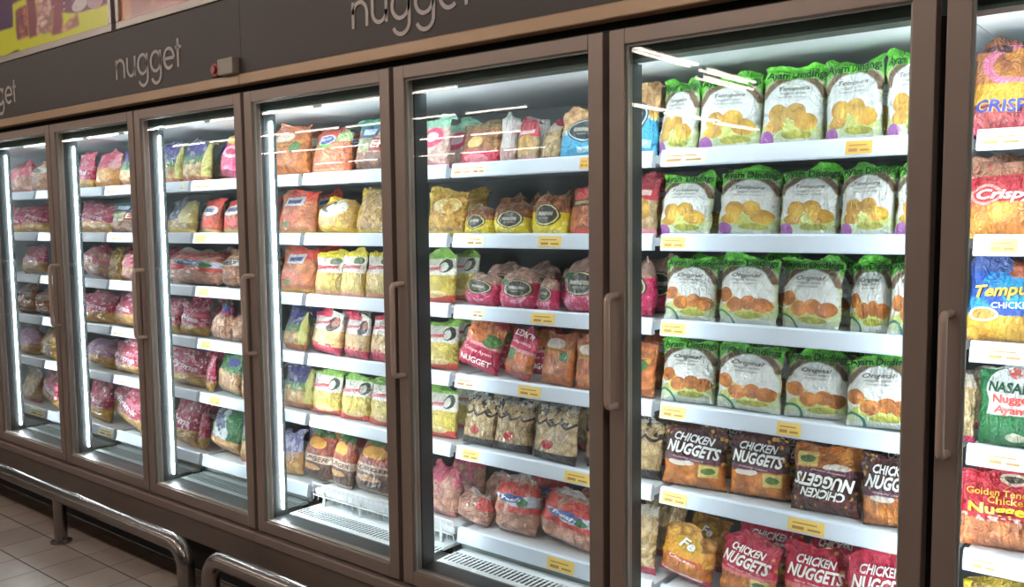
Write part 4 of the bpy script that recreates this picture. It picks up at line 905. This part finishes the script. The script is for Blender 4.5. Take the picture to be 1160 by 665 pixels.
def poster(name, x0, x1, label, kind):
    r = empty(name, ((x0+x1)/2, .02, 2.262)); tag(r, label, 'poster', 'framed posters above the freezer doors')
    w = (x1-x0)/2; H = .78; m = MB(); t = .032
    for b in ((-w, w, -.022, .012, 0, t), (-w, w, -.022, .012, H-t, H), (-w, -w+t*.8, -.022, .012, t, H-t), (w-t*.8, w, -.022, .012, t, H-t)): m.box(*b)
    m.build('poster_frame', M['postf'], r, bevel=.003)
    p = MB(); p.box(-w+t*.8, w-t*.8, -.010, .008, t, H-t); o = p.build('print', poster_mat(kind), r)
    ul = o.data.uv_layers.new(name='UVMap')
    for lp in o.data.loops:
        c = o.data.vertices[lp.vertex_index].co; ul.data[lp.index].uv = ((c.x+w)/(2*w), c.z/H)
    return r
poster('framed_poster', -5.17, -3.722, 'framed poster in purple and yellow showing food packs, top left', 'a')
poster('framed_poster', -3.684, -2.236, 'framed orange brown poster to the right of the purple one', 'b')

# small alarm box standing on the trim strip
r = empty('alarm_box', (-2.88, -.012, 1.984)); tag(r, 'small grey box with red knob on the trim strip below the fascia', 'alarm box')
m = MB(); m.box(-.02, .075, -.022, .0115, .0, .058); m.build('housing', M['greybox'], r, bevel=.004)
m = MB(); m.tube([(-.052, .0115, .026), (-.052, -.012, .026)], .024, 18); m.tube([(-.052, -.012, .026), (-.052, -.020, .026)], .014, 14); m.build('red_knob', M['red'], r, smooth=True)
m = MB(); m.box(-.086, -.0205, .002, .0115, .0, .05); m.build('back_plate', M['black'], r)

# ------------------------------------------------------------------ stainless guard rails
def rail(xa, xb, posts, bend_a, bend_b, label):
    root = empty('guard_rail', ((xa+xb)/2, -.15, 0)); tag(root, label, 'guard rail', 'steel guard rails before the freezers')
    ox = (xa+xb)/2; z, r, R = .222, .033, .085
    pts = []
    if bend_a: pts += [(xa, 0, .006), (xa, 0, z-R)] + [(xa+R-R*math.cos(math.radians(q)), 0, z-R+R*math.sin(math.radians(q))) for q in range(10, 91, 10)]
    else: pts += [(xa, 0, z)]
    if bend_b: pts += [(xb-R+R*math.sin(math.radians(q)), 0, z-R+R*math.cos(math.radians(q))) for q in range(0, 91, 10)] + [(xb, 0, .006)]
    else: pts += [(xb, 0, z)]
    m = MB(); m.tube([(p[0]-ox, p[1], p[2]) for p in pts], r, 22); m.build('bent_tube', M['steel'], root, smooth=True)
    feet = list(posts) + ([xa] if bend_a else []) + ([xb] if bend_b else [])
    for x in feet:
        par = root
        if x in posts:
            m = MB(); m.tube([(x-ox, 0, .006), (x-ox, 0, z-.01)], .028, 18); par = m.build('post', M['steel'], root, smooth=True)
        m = MB(); m.disc((x-ox, 0, .0005), .046, .007, 24); fl = m.build('flange', M['steel'], par, smooth=True)
        if par is root:
            m = MB()
            for sx in (-1, 1): m.disc((x-ox+sx*.0395, 0, .0075), .005, .010, 8)
            m.build('bolt', M['steel'], fl)
        else:
            for sx in (-1, 1):
                m = MB(); m.disc((x-ox+sx*.038, 0, .0072), .010, .014, 8); m.build('bolt', M['steel'], par)
    return root
rail(-6.4, -3.052, [-4.11, -5.6], False, True, 'long steel guard rail at lower left ending in a bend')
rail(-2.885, -.7, [-1.8], True, True, 'steel guard rail on the right of the gap, mostly out of frame')

# ------------------------------------------------------------------ store lamps (far rows seen as reflections in the door glass, near row added)
def lamp(x0, y0, x1, y1, z, label, grp, twin=False, glow='tube_far'):
    c = Vector(((x0+x1)/2, (y0+y1)/2, z)); d = Vector((x1-x0, y1-y0, 0)); L_ = d.length; d.normalize(); n = Vector((-d.y, d.x, 0))
    r = empty('ceiling_light', c); tag(r, label, 'ceiling light', grp)
    m = MB(); w = .09 if twin else .05
    q = [d*(-L_/2) + n*w, d*(L_/2) + n*w, d*(L_/2) - n*w, d*(-L_/2) - n*w]
    b = [(p.x, p.y, .03) for p in q]; t = [(p.x*.98, p.y*.98, .10) for p in q]
    m.v += b + t
    for f_ in ((0,1,2,3), (7,6,5,4), (0,4,5,1), (1,5,6,2), (2,6,7,3), (3,7,4,0)): m.f.append(f_); m.m.append(0)
    m.build('lamp_housing', M['lamph'], r)
    for off in ((-.055, .055) if twin else (0,)):
        m = MB(); a = d*(-L_/2+.03) + n*off; e = d*(L_/2-.03) + n*off
        m.tube([(a.x, a.y, .012), (e.x, e.y, .012)], .014, 10); m.build('lamp_tube', M[glow], r, smooth=True)
        m = MB()
        for p in (a, e): m.box(p.x-.02, p.x+.02, p.y-.02, p.y+.02, -.006, .032)
        m.build('lamp_holder', M['lamph'], r)
    return r
gl = 'fluorescent ceiling lights over the store'
LL = 'bare tube ceiling light of the store, mirrored in the glass or added over the aisle'
k = 0
x = 1.2
while x > -9.0:                                   # unseen row added above this aisle to light frames and floor
    lamp(x-1.25, -2.3, x, -2.3, 3.2, LL, gl, True, 'tube'); x -= 2.6
for Yp, xa, xb, st in ((6.9, -20.5, -8.0, 1.5), (9.15, -18.6, -8.6, 1.5)):
    x = xb
    while x > xa:
        lamp(x-1.4, .04-Yp, x, .04-Yp, 3.2, LL, gl); x -= st
for Yp, xa, xb in ((12.0, -20, -11), (15.5, -22, -13)):
    x = xb
    while x > xa:
        lamp(x-1.4, .04-Yp, x, .04-Yp, 3.2, LL, gl); x -= 1.5
for X_, ya, yb in ((-4.95, 5.9, 7.6), (-5.0, 7.8, 9.3), (-5.3, 8.3, 9.9), (-7.35, 9.2, 11.2), (-7.45, 11.3, 13.3), (-7.6, 13.4, 15.4)):
    lamp(X_, .04-ya, X_, .04-yb, 3.2, LL, gl, True)

# ------------------------------------------------------------------ world, camera, view
w = bpy.data.worlds.new('store_air'); SC.world = w; w.use_nodes = True
w.node_tree.nodes['Background'].inputs[0].default_value = (.9, .85, .8, 1); w.node_tree.nodes['Background'].inputs[1].default_value = .05

f_, yaw, pit, rol = 1004.43875, .682969158, -.0828574738, -.0102030117
cy, sy = math.cos(yaw), math.sin(yaw)
fw = Vector((-sy*math.cos(pit), cy*math.cos(pit), math.sin(pit))); rt = Vector((cy, sy, 0)); up = rt.cross(fw)
r2 = rt*math.cos(rol) + up*math.sin(rol); u2 = up*math.cos(rol) - rt*math.sin(rol)
cam = bpy.data.cameras.new('camera'); co = bpy.data.objects.new('camera', cam); COL.objects.link(co)
cam.sensor_width = 36; cam.lens = f_/1160*36; cam.clip_start = .05
R = Matrix((r2, u2, -fw)).transposed().to_4x4(); R.translation = Vector((0, -1.91, 1.45)); co.matrix_world = R
SC.camera = co

SC.view_settings.view_transform = 'Standard'; SC.view_settings.look = 'None'; SC.view_settings.gamma = 1
SC.view_settings.use_curve_mapping = False; SC.view_settings.exposure = 0.0
